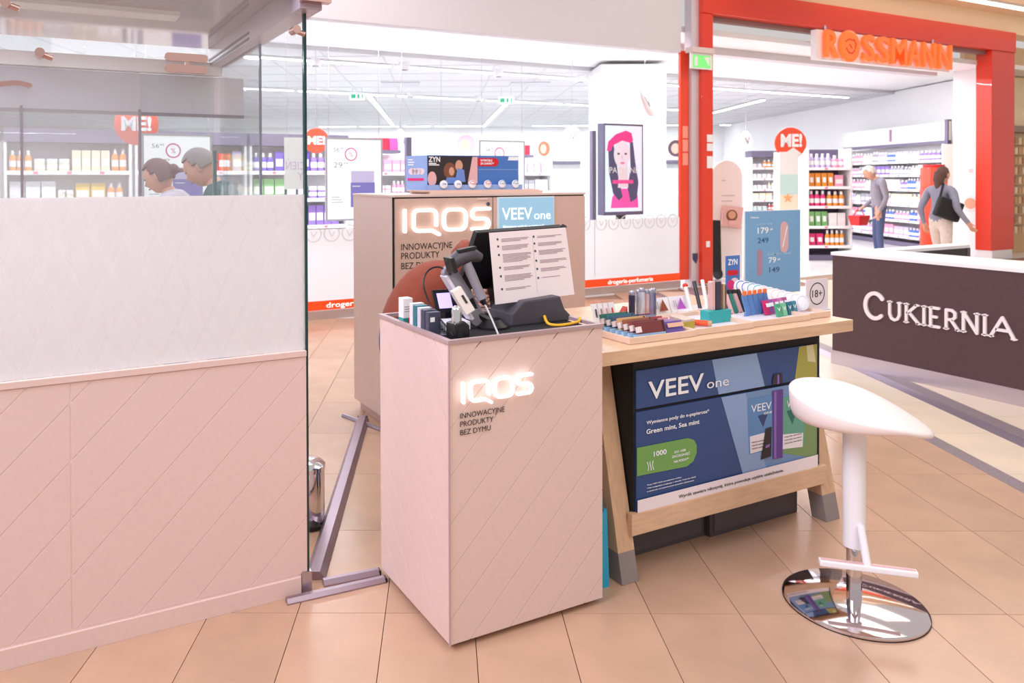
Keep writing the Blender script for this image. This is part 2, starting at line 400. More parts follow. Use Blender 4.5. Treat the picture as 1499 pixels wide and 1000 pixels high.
# sign above the entrance: orange capitals on a white tray
sg = thing('shop_sign', 'white light tray with orange capital letters hung under red portal', 'sign', (11.78,SF-.25,3.18))
a, b_ = 10.16, 13.36
MB().box(a-.06,b_+.02,SF-.20,SF-.10,3.17,3.60).build('tray', WHITE, sg)
for x in (10.35,13.0): MB().cyl((x,SF-.15,3.60),(x,SF-.15,3.68),.02).build('hanger', STEEL, sg)
OR = mat('orange_letter', (255,112,48), .35, emit=.35)
def sgl(ch, x0, x1): text(sg, ch, (x0,SF-.23,3.205), X_, Z_, .385, OR, width=x1-x0, depth=.05, fat=.016, name='letter')
sgl('R', 10.20, 10.50); cell = 10.58
od = MB(); od.lathe((10.78,SF-.21,3.40), [(.20,0),(.235,.01),(.235,.035),(.20,.05)], 28, axis=(0,-1,0)); od.build('letter', OR, sg)
ld = MB()
for pts in ([(-.12,.06),(-.03,.10),(.05,.08)],[(-.10,-.04),(-.05,-.1),(.03,-.11),(.09,-.06)],[(.07,.1),(.12,.03),(.1,-.03)],[(-.02,.02),(.02,-.03)]):
    ld.stroke(pts, .022, (10.78,SF-.26,3.40), X_, Z_, -Y_, .004)
ld.build('emblem_line', mat('emblem_red', (226,70,30), .4), sg)
for ch, x0, x1 in (('S',11.05,11.33),('S',11.38,11.68),('M',11.74,12.12),('A',12.15,12.50),('N',12.54,12.88),('N',12.96,13.32)): sgl(ch, x0, x1)
# emergency exit sign on the mullion
es = thing('exit_sign', 'small green and white escape sign on the mullion beside red portal', 'sign', (7.85,SF-.2,2.96))
MB().box(7.66,8.06,SF-.20,SF-.07,3.10,3.17).build('housing', mat('sign_housing', (216,196,192), .4), es)
MB().box(7.665,8.055,SF-.16,SF-.14,2.89,3.10).build('panel', WHITE, es)
MB().box(7.70,8.02,SF-.166,SF-.161,2.91,3.07).build('pictogram', mat('exit_green', (110,206,110), .4, emit=.5), es)
MB().box(7.73,7.78,SF-.17,SF-.1665,2.93,3.05).build('pictogram', WHITE, es); MB().prism([(7.90,SF-.17,3.05),(7.99,SF-.17,2.93),(8.0,SF-.17,3.05)], (0,.003,0)).build('pictogram', WHITE, es)
# upper wall of the corridor with its lit cove
UW = mat('cream_plaster', (240,216,186), .7)
struct(MB().box(7.9,30,SF-.05,SF+.3,4.0,6.0).build('wall_upper', UW))
struct(MB().box(8.5,30,6.2,SF-.05,4.32,4.5).build('ceiling', UW))
cv = thing('cove_lamp', 'long white light line in cream ceiling cove above red portal', 'lamp', (14,7.1,4.25))
MB().box(10.2,26,7.08,7.2,4.28,4.32).build('housing', WHITE, cv); MB().box(10.2,26,7.09,7.19,4.262,4.28).build('diffuser', mat('cove_light', (255,244,226), .4, emit=4), cv)
struct(MB().box(15.5,30,8.42,8.5,0,4.0).build('wall_right_shop', mat('warm_plaster', (238,208,170), .7)))

# ---------------------------------------------------------------- shop shell
SHW = mat('shop_white_wall', (238,238,240), .6)
struct(MB().box(-9,40,SF+.12,11.0,3.42,3.5).build('ceiling', SHW))
cg = struct(MB().box(-9,40,11.0,42,3.35,3.5).build('ceiling', mat('ceiling_tile', (206,206,210), .8)))
g = MB()
for i in range(-14, 40):
    for (p, q) in ((bw(i*.9,9,3.349),bw(i*.9,31,3.349)),):
        d = (q-p).normalized(); n = Vector((-d.y,d.x,0)); t_ = [p-n*.012,p+n*.012,q+n*.012,q-n*.012]
        if min(p.y,q.y) > 2: 
            # start the rail at the step
            s_ = max(0,(11.05-p.y)/(q.y-p.y)); p2 = p+(q-p)*s_
            g.obox((p2+q)/2, d, n, Z_, (q-p2).length/2, .012, .004)
for j in range(12, 30):
    p, q = bw(-14,j,3.349), bw(30,j,3.349); d = (q-p).normalized(); n = Vector((-d.y,d.x,0))
    s_ = min(1,max(0,(11.05-p.y)/(q.y-p.y))); q2 = p+(q-p)*s_
    if (q2-p).length > .1: g.obox((p+q2)/2, d, n, Z_, (q2-p).length/2, .012, .004)
g.build('ceiling_grid', mat('grid_rail', (184,184,190), .6), cg)
bk = [bw(-16,28.6),bw(26,28.6),bw(26,28.9),bw(-16,28.9)]
struct(MB().prism([(p.x,p.y,0) for p in bk], (0,0,3.4)).build('wall_back', SHW))
rw = [bw(10.35,15.2),bw(10.6,15.2),bw(10.6,28.6),bw(10.35,28.6)]
struct(MB().prism([(p.x,p.y,0) for p in rw], (0,0,3.4)).build('wall_right', SHW))
struct(MB().box(15.3,15.5,SF+.16,hit(1395,250,x=15.3).y,0,3.42).build('wall_return', SHW))
struct(MB().box(-9.1,-9,7.6,36,0,3.4).build('wall_left', SHW))
struct(MB().box(8.115,14.78,8.5,8.7,3.31,3.45).build('trim_4', FASC))
# white pillar behind the shop window
pl = [atd(880,200,13.0), atd(975,200,13.0)]; d = (pl[1]-pl[0]); d.z = 0; n = Vector((-d.y,d.x,0)).normalized()
struct(MB().prism([(p.x,p.y,0) for p in (pl[0],pl[1],pl[1]+n*1.0,pl[0]+n*1.0)], (0,0,3.36)).build('wall_pillar', WHITEM))
# linear ceiling lamps
LAMPW = mat('lamp_diffuser', (252,253,255), .4, emit=5)
def linear(p, q, label, w=.07, group='linear lamps on the shop ceiling'):
    p = Vector(p); q = Vector(q); t = thing('linear_lamp', label, 'lamp', ((p+q)/2), 0, group)
    d = (q-p).normalized(); n = Vector((-d.y,d.x,0)); L = (q-p).length/2
    MB().obox((p+q)/2+Z_*.01, d, n, Z_, L, w/2, .014).build('housing', WHITE, t)
    MB().obox((p+q)/2-Z_*.01, d, n, Z_, L-.02, w/2-.005, .008).build('diffuser', LAMPW, t)
for k in range(5): linear((2.4+k*2.92,11.75,3.32),(5.25+k*2.92,11.75,3.32), 'white linear lamp in the ceiling row nearest the shop window')
for k in range(6): linear((2.6+k*2.3,15.8,3.31),(4.82+k*2.3,15.8,3.31), 'white linear lamp in the second ceiling row of the shop')
for a, b_ in (((540,140),(575,183)),((740,152),(708,185))): linear(hit(*a,z=3.31), hit(*b_,z=3.31), 'white linear lamp running toward the back wall of the shop', .10)
for k, (a, b_) in enumerate(((455,510),(514,572),(578,618),(624,692),(765,820),(824,873),(955,1000),(1036,1052))): linear(bw((a-CX)/FPX*27.6,27.4,3.31), bw((b_-CX)/FPX*27.6,27.4,3.31), 'white linear lamp in the row along the back wall', .12)
linear(hit(1110,180,z=3.31), hit(1240,157,z=3.31), 'long slanting white lamp above the cosmetics aisle', .10); linear(hit(1036,167,z=3.31), hit(1118,146,z=3.31), 'short slanting white lamp next to red portal', .10)
sp = None
for px, py in ((462,92),(592,98),(730,108),(850,116),(601,139),(700,145)):
    p = hit(px,py,z=3.28)
    if sp is None:
        sp = thing('ceiling_spotlight', 'small white cylinder spotlight under the shop ceiling', 'lamp', p, 0, 'ceiling spotlights of the shop')
        MB().lathe(p, [(.075,-.05),(.08,-.04),(.08,.15)], 16).build('can', WHITE, sp, smooth=True)
        MB().lathe(p, [(.055,-.054),(.06,-.051)], 16).build('lens', BLACK, sp)
    else: copy_tree(sp, None, p)
for px, py, z in ((587,123,3.34),(775,123,3.34),(820,148,3.34)):
    p = hit(px,py,z=z); t = MB(); dX = bw(1,0)-bw(0,0); dY = bw(0,1)-bw(0,0)
    tag(t.obox(p, dX, dY, Z_, .38, .3, .012).build('ceiling_vent', mat('vent_grey', (196,196,202), .6)), 'flat grey air vent in the shop ceiling', 'vent', 'ceiling vents of the shop')
for px, py in ((523,141),(741,147)):
    p = atd(px,py,16.2); t = thing('escape_sign', 'small hanging white and green escape sign inside the shop', 'sign', p, -T0, 'escape signs under the shop ceiling')
    MB().box(-.15,.15,-.015,.015,-.07,.07).build('panel', mat('lit_panel', (240,255,248), .4, emit=.8), t, local=True)
    for x0, x1 in ((-.13,-.03),(.0,.05),(.09,.12)): MB().box(x0,x1,-.019,-.0155,-.045,.045).build('pictogram', mat('exit_green2', (60,190,140), .4), t, local=True)
    for x in (-.1,.1): MB().cyl((x,0,.07),(x,0,3.35-p.z),.004,n=6).build('hanger', STEEL, t, local=True)
# ---------------------------------------------------------------- glass kiosk on the left
WY = 2.61
kw = thing('glass_kiosk', 'pink panelled kiosk wall with frosted diamond glass above and glossy canopy', 'kiosk', (-.4,3.2,0))
MB().box(-2.2,.836,WY+.006,WY+.022,.0,.851).build('backing_board', mat('groove_highlight_pink', (240,218,210), .5), kw)  # backing coloured lighter to paint the highlight along the grooves
MB().box(-2.2,.836,WY-.001,WY+.006,.832,.851).build('top_strip', PINK, kw)
MB().box(-2.2,.812,WY-.004,WY+.006,.0,.062).build('kick_plate', PINK, kw, bevel=.001)
g0 = hit(18,948,y=WY).x; g1 = hit(368,860,y=WY).x; pit = (g1-g0)/4
for x0, x1 in ((-2.2,.085),(.089,.836)):
    planks(kw, PINK, (x0,WY+.006,.068), X_, Z_, -Y_, x1-x0, .762, pit, g0-x0, 1, gap=.0030, th=.0026)
for x0, x1 in ((-2.2,-1.05),(-1.046,.838)):
    MB().box(x0,x1,WY+.024,WY+.034,.0,2.14).build('glass_pane', G_booth, kw)
    MB().box(x0,x1,WY+.0195,WY+.0235,.853,1.397).build('frosted_film', G_frost, kw)
MB().box(.838,.847,WY+.014,WY+.034,.0,2.14).build('glass_edge', G_edge, kw)
MB().box(.815,.85,WY-.004,WY+.04,.0,.075).build('glass_shoe', STEEL, kw)
CLP = mat('rose_steel', (196,160,152), .3, .9)
cl = MB()
for z in (1.849,1.812):
    p = [(.385,z),(.496,z)]; cl.stroke(p, .026, (0,WY+.022,0), X_, Z_, -Y_, .012)
cl.box(.436,.448,WY+.012,WY+.024,1.81,1.85); cl.build('clamp', CLP, kw, smooth=True)
for x, z in ((.80,1.965),(.013,1.83),(-.075,1.97)):
    MB().cyl((x,WY-.03,z),(x,WY+.024,z),.014).cyl((x,WY-.002,z),(x+.035,WY-.002,z-.012),.009).build('clamp', CLP, kw, smooth=True)
cl = MB(); cl.stroke([(-.09,1.735),(-.05,1.742),(-.015,1.735)], .014, (0,WY+.022,0), X_, Z_, -Y_, .012); cl.build('clamp', CLP, kw)
# canopy: glossy underside on a rail that runs back from the glass edge
MB().box(-2.2,.84,WY-.02,4.10,2.125,2.16).build('canopy_panel', mat('glossy_rose_canopy', (196,166,160), .10, .75), kw)
rail = MB().box(.80,.88,WY-.06,4.12,2.03,2.125).build('canopy_rail', mat('lilac_rail', (188,174,186), .35, .35), kw, bevel=.003)
for dz in (2.036,2.060): MB().box(.797,.8005,3.25,4.10,dz,dz+.010).build('rail_groove', mat('rail_dark', (84,66,80), .5), rail)
MB().box(.80,.90,WY-.10,WY-.06,2.05,2.125).build('rail_cap', CLP, rail)
MB().box(-1.12,.52,3.24,3.36,2.107,2.126).build('fill_light_housing', WHITE, kw)  # housing made up for the added fill light
MB().box(-2.2,.86,4.06,4.12,1.985,2.05).build('rear_beam', WHITE, kw)
MB().box(-2.2,.985,4.13,4.16,1.785,1.985).build('rear_fascia', mat('grey_lilac_panel', (216,206,216), .5), kw)
MB().box(-2.2,.985,4.12,4.165,1.775,1.79).build('fascia_edge', mat('dark_plum', (112,92,108), .5), kw)
xr = [hit(px,230,y=4.10).x for px in (0,32,205,313,373)]
MB().box(-2.2,xr[2],4.095,4.105,.0,1.985).build('glass_pane', G_rear, kw)
MB().box(xr[2]+.004,xr[3],4.095,4.105,.0,1.985).build('glass_pane', G_clear, kw)
for x in (xr[1],xr[2]): MB().box(x-.006,x+.006,4.09,4.11,1.37,1.80).build('post', mat('plum_post', (128,108,124), .4, .3), kw)
MB().box(xr[3]-.006,xr[3]+.012,4.085,4.11,.0,1.60).build('glass_edge', mat('teal_glass_edge', (36,92,96), .2), kw)
MB().box(.852,.862,3.30,4.09,.0,2.03).build('glass_pane', G_clear, kw); MB().box(.852,.862,3.29,3.30,.0,2.03).build('glass_edge', mat('blue_glass_edge', (92,104,130), .2), kw)
# aluminium floor ducts by the kiosk
def duct(p, q, w, h, label):
    p = Vector((*p,0)); q = Vector((*q,0)); d = (q-p).normalized(); n = Vector((-d.y,d.x,0))
    prof = [(-w/2,.0),(-w/2,h*.25),(-w*.25,h),(w*.25,h),(w/2,h*.25),(w/2,.0)]
    t = thing('floor_duct', label, 'cable duct', (p+q)/2)
    MB().prism([p+n*a+Z_*(b_+.0005) for a,b_ in prof], (q-p)).build('cover', ALU, t, smooth=False)
    MB().obox(q+d*.003+Z_*h*.45, d, n, Z_, .004, w*.4, h*.4).build('end_cap', BLACK, t)
duct((.75,2.578),(1.105,2.558), .034, .018, 'flat aluminium floor duct reaching from glass wall to front counter')
duct((.90,2.632),(1.105,2.612), .034, .022, 'short rounded aluminium duct lying behind the flat one')
duct((.885,2.68),(1.735,4.33), .075, .030, 'long slanting aluminium floor duct running back to tall cabinet')
duct((1.66,4.46),(1.775,4.05), .03, .016, 'thin aluminium duct along the foot of tall cabinet')
# pedal bin
pb = thing('pedal_bin', 'small chrome pedal bin behind the glass wall edge', 'bin', (1.0,3.16,0))
MB().lathe((1.0,3.16,.012), [(.085,0),(.085,.20),(.083,.215)], 28).build('body', CHROME, pb, smooth=True)
MB().lathe((1.0,3.16,.227), [(.088,0),(.088,.018),(.07,.034),(.02,.042)], 28).build('lid', CHROME, pb, smooth=True)
MB().lathe((1.0,3.16,.0), [(.088,0),(.088,.014)], 28).build('base_ring', BLACK, pb)
MB().box(.985,1.035,3.045,3.085,.005,.022).build('pedal', BLACK, pb, bevel=.003)

# ---------------------------------------------------------------- front counter
def iqos(parent, o, X, U, N, w, h, d=.012):
    def rr(x0,x1,y0,y1,r,seq):
        pts = []
        for (cx_,cy_,a0) in seq:
            ox = x0+r if cx_ == 0 else x1-r; oy = y0+r*1.0 if cy_ == 0 else y1-r
            for k in range(6):
                a = math.radians(a0+k*18); pts.append((ox+r*math.cos(a), oy+r*math.sin(a)))
        return pts
    st = .165*h; W = w
    L = {'I': [(.02*W,.0),(.02*W,h)]}
    q = rr(.115*W,.365*W,0,h,.25*h,[(1,1,0),(0,1,90),(0,0,180)])
    L['Q'] = [(.365*W,.26*h)]+q+[(.315*W,0),(.395*W,-.20*h)]
    L['O'] = rr(.45*W,.70*W,0,h,.32*h,[(1,1,0),(0,1,90),(0,0,180),(1,0,270)])
    s1 = [(.975*W,h),(.82*W,h)]; r_ = h*.25
    for k in range(7): a = math.radians(90+k*30); s1.append((.82*W+r_*.9*math.cos(a), .75*h+r_*math.sin(a)))
    for k in range(7): a = math.radians(90-k*30); s1.append((.925*W+r_*.9*math.cos(a), .25*h+r_*math.sin(a)))
    s1.append((.775*W,0)); L['S'] = s1
    for ch in 'IQOS':
        MB().stroke(L[ch], st, Vector(o)+Vector(N)*.005, X, U, N, d, closed=(ch=='O')).build('letter', GLOW, parent)
cx0, cx1, cy0, cy1, cz = 1.113, 1.707, 2.075, 2.613, .957
fc = thing('promo_counter', 'pale pink front counter with glowing white letters and diagonal grooves', 'counter', ((cx0+cx1)/2,(cy0+cy1)/2,0))
MB().box(cx0+.006,cx1,cy0+.006,cy1,.02,cz-.033).build('carcass', mat('groove_highlight_pink', (240,218,210), .5), fc)  # same lightened backing, a painted highlight in the grooves
planks(fc, PINK, (cx0+.002,cy0+.006,.02), X_, Z_, -Y_, cx1-cx0-.002, cz-.03, .147, .075, 1, gap=.0024, th=.0024)
planks(fc, PINK, (cx0+.006,cy1,.02), -Y_, Z_, -X_, cy1-cy0-.004, cz-.03, .147, .03, -1, gap=.0024, th=.0024)
MB().box(cx0-.001,cx0+.004,cy0-.001,cy0+.004,.02,cz-.008).build('corner_trim', mat('mauve_edge', (190,160,160), .4), fc)
rim = MB()
for b_ in ((cx0-.002,cx0+.016,cy0-.002,cy1),(cx1-.016,cx1+.002,cy0-.002,cy1),(cx0+.016,cx1-.016,cy0-.002,cy0+.016),(cx0+.016,cx1-.016,cy1-.016,cy1)): rim.box(*b_,cz-.012,cz)
rim.build('top_rim', mat('mauve_rim', (176,150,150), .4), fc)
MB().box(cx0+.016,cx1-.016,cy0+.016,cy1-.016,cz-.032,cz-.016).build('worktop', BLACKM, fc)
for x, y in ((cx0+.05,cy0+.05),(cx1-.05,cy0+.05),(cx0+.05,cy1-.05),(cx1-.05,cy1-.05)): MB().cyl((x,y,0),(x,y,.022),.02).build('foot', BLACK, fc)
iqos(fc, (1.152,cy0-.0005,.766), X_, Z_, -Y_, .262, .058)
for body, x1_, py in (('INNOWACYJNE',739,613.3),('PRODUKTY',722.5,625.3),('BEZ DYMU',718.5,637.6)):
    p = hit(674,py,y=cy0-.001); q = hit(x1_,py,y=cy0-.001)
    text(fc, body, (p.x,cy0-.0005,p.z), X_, Z_, .0165, INK, width=q.x-p.x, depth=.0006)
for z in (.42,.62,.28): MB().box(cx1,cx1+.003,cy0+.02,cy0+.03,z,z+.012).build('hinge', DGREY, fc)

# ---------------------------------------------------------------- tall cabinet behind
kx0, kx1, ky0, ky1, kz = 1.787, 3.13, 3.98, 4.60, 1.36
TAN = mat('tan_laminate', (216,182,166), .45, noise=.02, nscale=40)
kc = thing('tall_cabinet', 'tan cabinet with large glowing white letters and blue lit panel', 'cabinet', ((kx0+kx1)/2,(ky0+ky1)/2,0))
MB().box(kx0,kx1,ky0+.02,ky1,.06,kz-.014).build('carcass', PINK, kc)
MB().box(kx0+.03,kx1-.03,ky0+.06,ky1-.03,0,.06).build('plinth', mat('plinth_pink', (206,176,168), .5), kc)
MB().box(kx0-.004,kx1+.004,ky0-.004,ky1+.004,kz-.014,kz).build('top_board', PINK, kc, bevel=.002)
MB().box(kx0,kx1,ky0+.012,ky0+.02,.06,kz-.014).build('shadow_gap', BLACKM, kc)
d1 = MB().box(kx0+.010,2.437,ky0,ky0+.014,.07,kz-.022).build('door', TAN, kc, bevel=.001)
d2 = MB().box(2.443,kx1,ky0,ky0+.014,.07,kz-.022).build('door', TAN, kc, bevel=.001)
MB().box(2.33,2.40,ky0-.006,ky0,kz-.036,kz-.026).build('door_pull', mat('pull_pink', (232,206,198), .4), d1)
MB().lathe((2.405,ky0,kz-.062), [(.012,0),(.012,.006),(.008,.008)], 14, axis=(0,-1,0)).build('lock', DGREY, d1)
iqos(kc, (1.838,ky0-.0005,1.153), X_, Z_, -Y_, .582, .118, d=.016)
for body, xe, yb in (('INNOWACYJNE',662,366.5),('PRODUKTY',643.4,379.7),('BEZ DYMU',639,394.4)):
    p = hit(587.4,yb,y=ky0-.001); q = hit(xe,yb,y=ky0-.001)
    text(kc, body, (p.x,ky0-.0005,p.z), X_, Z_, .036, INK, width=q.x-p.x)
lb = MB().box(2.476,2.878,ky0-.010,ky0,.92,1.333).build('light_panel', mat('lit_pale_blue', (150,196,222), .4, emit=.22), d2)
MB().box(2.47,2.884,ky0-.008,ky0-.0005,.914,1.339).build('panel_frame', mat('panel_frame_white', (236,240,244), .4), d2)
p = hit(735,322,y=ky0-.011); q = hit(779,320,y=ky0-.011); WL = mat('lit_white_ink', (255,255,255), .4, emit=.5)
text(kc, 'VEEV', (p.x,ky0-.0108,p.z), X_, Z_, .072, WL, width=q.x-p.x, fat=.004); p2 = hit(782,321,y=ky0-.011); q2 = hit(806,320,y=ky0-.011)
text(kc, 'one', (p2.x,ky0-.0108,p2.z), X_, Z_, .052, WL, width=q2.x-p2.x)
p = hit(736,334,y=ky0-.011); text(kc, 'Wymienne pody do e-papierosa*', (p.x,ky0-.0108,p.z), X_, Z_, .015, WL, width=.30, fat=.01)
# pouch display on top of the cabinet
zy = thing('pouch_display', 'blue cardboard pouch display standing on tall cabinet', 'display', (2.36,4.2,kz))
zx0, zx1 = 2.085, 2.735; zb = 1.393
BLU = mat('pouch_blue', (72,118,186), .45); LBLU = mat('pouch_light_blue', (150,176,226), .45)
MB().box(2.06,2.86,4.06,4.34,kz+.001,kz+.014).box(2.03,2.84,4.07,4.32,kz+.014,kz+.022).build('tray', mat('tray_beige', (226,194,176), .5), zy)
MB().box(2.075,zx1+.01,4.12,4.30,kz+.022,zb+.02).build('base', LBLU, zy)
MB().box(zx0,zx1,4.15,4.30,zb,1.593).build('body', BLU, zy)
lf = MB().prism([(zx0-.10,4.235,zb-.01),(zx0,4.15,zb-.01),(zx0,4.15,1.593),(zx0-.10,4.235,1.588)], (.002,.004,0)).build('side_card', LBLU, zy)
pic = MB().box(zx0+.002,2.43,4.146,4.1495,zb+.022,1.588).build('photo_print', mat('print_dark', (48,36,40), .5), zy)
# the printed picture: two seated people, as flat shapes
def patch(parent, pts, y, m, name='print_patch'):
    return MB().prism([(a,y,b_) for a,b_ in pts], (0,.0008,0)).build(name, m, parent)
def oval(cx_, cz_, rx, rz, n=14): return [(cx_+rx*math.cos(2*PI*i/n), cz_+rz*math.sin(2*PI*i/n)) for i in range(n)]
SKP = mat('print_skin', (214,158,130), .5); HRP = mat('print_hair', (128,74,48), .5); SHP = mat('print_shirt', (110,140,204), .5); PKP = mat('print_pink', (232,178,176), .5)
patch(pic, [(2.36,1.42),(2.43,1.42),(2.43,1.585),(2.395,1.585)], 4.1450, PKP)
patch(pic, oval(2.30,1.53,.026,.034), 4.1448, SKP); patch(pic, [(2.27,1.43),(2.345,1.43),(2.335,1.505),(2.29,1.515)], 4.1446, SHP)
patch(pic, oval(2.235,1.500,.042,.05), 4.1444, HRP); patch(pic, oval(2.248,1.495,.018,.026), 4.1440, SKP); patch(pic, [(2.20,1.42),(2.30,1.42),(2.28,1.458),(2.215,1.458)], 4.1436, SHP)
patch(pic, oval(2.115,1.45,.03,.045), 4.1444, PKP)
text(pic, 'ZYN', (2.092,4.1455,1.553), X_, Z_, .030, INKW, width=.078, fat=.02)
for z, w in ((1.540,.05),(1.531,.07)): patch(pic, [(2.094,z),(2.094+w,z),(2.094+w,z+.006),(2.094,z+.006)], 4.1452, INKW)
pill = MB(); pill.stroke([(2.45,1.553),(2.56,1.553)], .052, (0,4.1496,0), X_, Z_, -Y_, .002); pl_ = pill.build('red_pill', mat('pill_red', (206,26,44), .4), zy)
text(pl_, 'WYPRÓBUJ', (2.452,4.1474,1.557), X_, Z_, .0125, INKW, width=.085, fat=.02); text(pl_, 'ZA DARMO**', (2.452,4.1474,1.538), X_, Z_, .0125, INKW, width=.10, fat=.02)
patch(zy, [(2.655,1.565),(2.733,1.565),(2.733,1.588),(2.662,1.588)], 4.1485, INKW); patch(zy, [(2.44,1.505),(2.73,1.505),(2.73,1.508),(2.44,1.508)], 4.1488, LBLU)
dirv = Vector((.1,-.085,0)).normalized(); nv = Vector((-.085,-.1,0)).normalized()
so = Vector((zx0-.10,4.235,0))+nv*.001
for z, w in ((1.565,.03),(1.55,.04),(1.535,.035)): MB().obox(so+dirv*(.012+w/2)+Z_*z, dirv, nv, Z_, w/2, .0006, .003).build('print_line', INKW, lf)
cn = MB()
for k in range(4): cn.lathe(so+dirv*(.035+k*.02)+Z_*1.495, [(.018,0),(.02,.001)], 16, axis=nv)
cn.build('print_cans', mat('print_can', (232,214,224), .5), lf); MB().obox(so+dirv*.06+Z_*1.447+nv*.0004, dirv, nv, Z_, .05, .0006, .008).build('print_bar', mat('print_magenta', (226,44,124), .5), lf)
zc = [(410,(60,100,170)),(505,(60,100,170)),(600,(190,30,60)),(703,(190,60,40)),(798,(70,130,160)),(888,(70,120,150))]
for px, cc in zc:
    pxx = 560+px/4.547
    p = hit(pxx,268,y=4.105); o_ = thing('pouch_can', 'round white pouch can with coloured ring standing in blue display', 'can', (p.x,4.105,zb+.001), 0, 'pouch cans in the display on the cabinet')
    o_['label'] = 'round white pouch can with %s lettering standing against blue display' % {60:'blue',190:'red',70:'teal'}[cc[0]] 
    c = Vector((p.x,4.118,zb+.0225)); ax = Vector((0,-1,.12)).normalized()
    MB().lathe(c, [(.022,0),(.0245,.002),(.0245,.012),(.022,.014)], 20, axis=ax).build('tin', WHITE, o_, smooth=True)
    text(o_, 'ZYN', c+ax*.0142+Vector((-.013,0,-.004)), X_, (0,.12,1), .010, mat('can_ink_%d' % cc[0], cc, .5), width=.026, fat=.02)
    if cc[0] != 60:
        rg = MB(); rg.stroke([(.019*math.cos(a_*PI/8),.019*math.sin(a_*PI/8)) for a_ in range(0,9)], .003, c+ax*.0141, X_, Vector((0,.12,1)).normalized(), ax, .0006); rg.build('print_ring', mat('can_ink_%d' % cc[0], cc, .5), o_)
# ---------------------------------------------------------------- things on the front counter
WT = cz-.016
def quad_slab(a, b_, c, d, n):             # four corners and a thickness vector
    n = Vector(n); return MB().hexa([a,b_,c,d,a+n,b_+n,c+n,d+n])
tl, tr, br, bl = hit(716,341,y=2.31), hit(828,333,y=2.335), hit(841,431,y=2.295), hit(725,446,y=2.27)
mon = thing('till_monitor', 'black till monitor seen from behind on the front counter', 'monitor', (1.57,2.33,WT))
mt = [tl+Vector((-.03,.03,.0)), tr+Vector((.006,.02,.002)), tr+Vector((-.01,.13,-.235)), tl+Vector((-.04,.15,-.215))]
quad_slab(*mt, (0,.028,.008)).build('screen_case', BLACK, mon, bevel=.004)
MB().prism([(1.445,2.245,WT),(1.70,2.245,WT),(1.70,2.245,.962),(1.675,2.245,.985),(1.655,2.245,1.032),(1.50,2.245,1.025),(1.455,2.245,.985)], (0,.15,0)).build('base', DGREY, mon, bevel=.006)
MB().obox((1.53,2.45,1.04), (1,.05,0), (0,1,-.35), (0,.35,1), .04, .02, .09).build('neck', BLACK, mon)
MB().cyl(tr+Vector((.006,.008,-.004)), tr+Vector((-.004,.02,.004)), .010, n=12).build('hinge_cap', BLACK, mon)
sh_ = thing('notice_sheet', 'white printed two-column sheet hung over back of till monitor', 'paper', bl)
PAPER = mat('paper', (240,226,226), .6)
quad_slab(bl, br, tr, tl, (0,.0012,0)).build('page', PAPER, sh_)
def on_sheet(a, b_): return bl.lerp(br,a).lerp(tl.lerp(tr,a), b_)
nS = (br-bl).cross(tl-bl).normalized()
if nS.y > 0: nS = -nS
xS = (br-bl).normalized(); uS = (tl-bl).normalized()
lines = MB(); dots = MB(); rnd = random.Random(3)
def para(a0, a1, b0, n, step=.018):
    c = on_sheet(a0-.045,b0); dots.lathe(c+nS*.0002, [(.0042,0),(.0042,.0006)], 12, axis=nS)
    for k in range(n):
        e = a1-(rnd.random()*.06 if k < n-1 else .12); p = on_sheet(a0,b0-k*step); q = on_sheet(e,b0-k*step)
        lines.obox((p+q)/2+nS*.0004, xS, uS, nS, (q-p).length/2, .00085, .0003)
for b0, n in ((.90,3),(.80,4),(.68,7),(.50,3),(.38,5),(.20,2)): para(.14, .50, b0, n)
for b0, n in ((.90,2),(.80,3),(.69,4),(.55,3),(.43,3),(.30,1)): para(.60, .96, b0, n)
lines.build('printed_lines', mat('print_mauve', (150,112,132), .6), sh_); dots.build('bullet_dots', mat('bullet_ink', (70,76,96), .6), sh_)
MB().obox(on_sheet(.53,.5)+nS*.0004, xS, uS, nS, .0006, .10, .0002).build('fold_line', mat('fold_grey', (206,186,190), .6), sh_)
# keyboard between scanner and monitor
kb = thing('keyboard', 'small pale keyboard lying behind the till monitor base', 'keyboard', (1.42,2.46,WT))
MB().box(1.362,1.482,2.41,2.53,WT,.962).build('case', DGREY, kb, bevel=.004)
ks = MB()
for i in range(6):
    for j in range(5): ks.box(1.371+i*.0175,1.385+i*.0175,2.418+j*.021,2.434+j*.021,.962,.968)
ks.build('keys', mat('key_pale', (226,208,206), .5), kb)
# scanner stand with light grey arm
ar = thing('scanner_stand', 'light grey slanted stand arm holding the handheld scanner', 'stand', (1.33,2.30,WT))
a0, a1 = hit(662,397,y=2.33), hit(701,461,y=2.27)
dA = (a1-a0).normalized(); nA = Vector((0,1,0)).cross(dA).normalized()
MB().stroke([(0,0),(1,0)], .060, a0+Vector((0,.03,-.01)), (a1-a0), nA, -Y_, .026).build('arm', MGREY, ar, bevel=.003)
MB().obox((a0+a1)/2+nA*.031+Vector((0,.01,.0)), dA, nA, Y_, .085, .006, .022).build('arm_rail', mat('pale_grey', (206,198,206), .35), ar, bevel=.002)
MB().lathe((1.385,2.26,WT), [(.055,0),(.055,.008),(.04,.02),(.03,.03)], 24).build('foot', BLACK, ar, smooth=True)
MB().tube([(1.385,2.26,WT+.02),a1+Vector((.004,.02,.0)),a1+Vector((-.02,.03,.05))], .014).build('stem', BLACK, ar, smooth=True)
sc = thing('barcode_scanner', 'grey and black handheld barcode scanner resting on the slanted arm', 'scanner', a0)
h0, h1 = hit(684,388,y=2.29), hit(706,438,y=2.26); dH = (h1-h0).normalized(); sH = dH.cross(Y_).normalized()
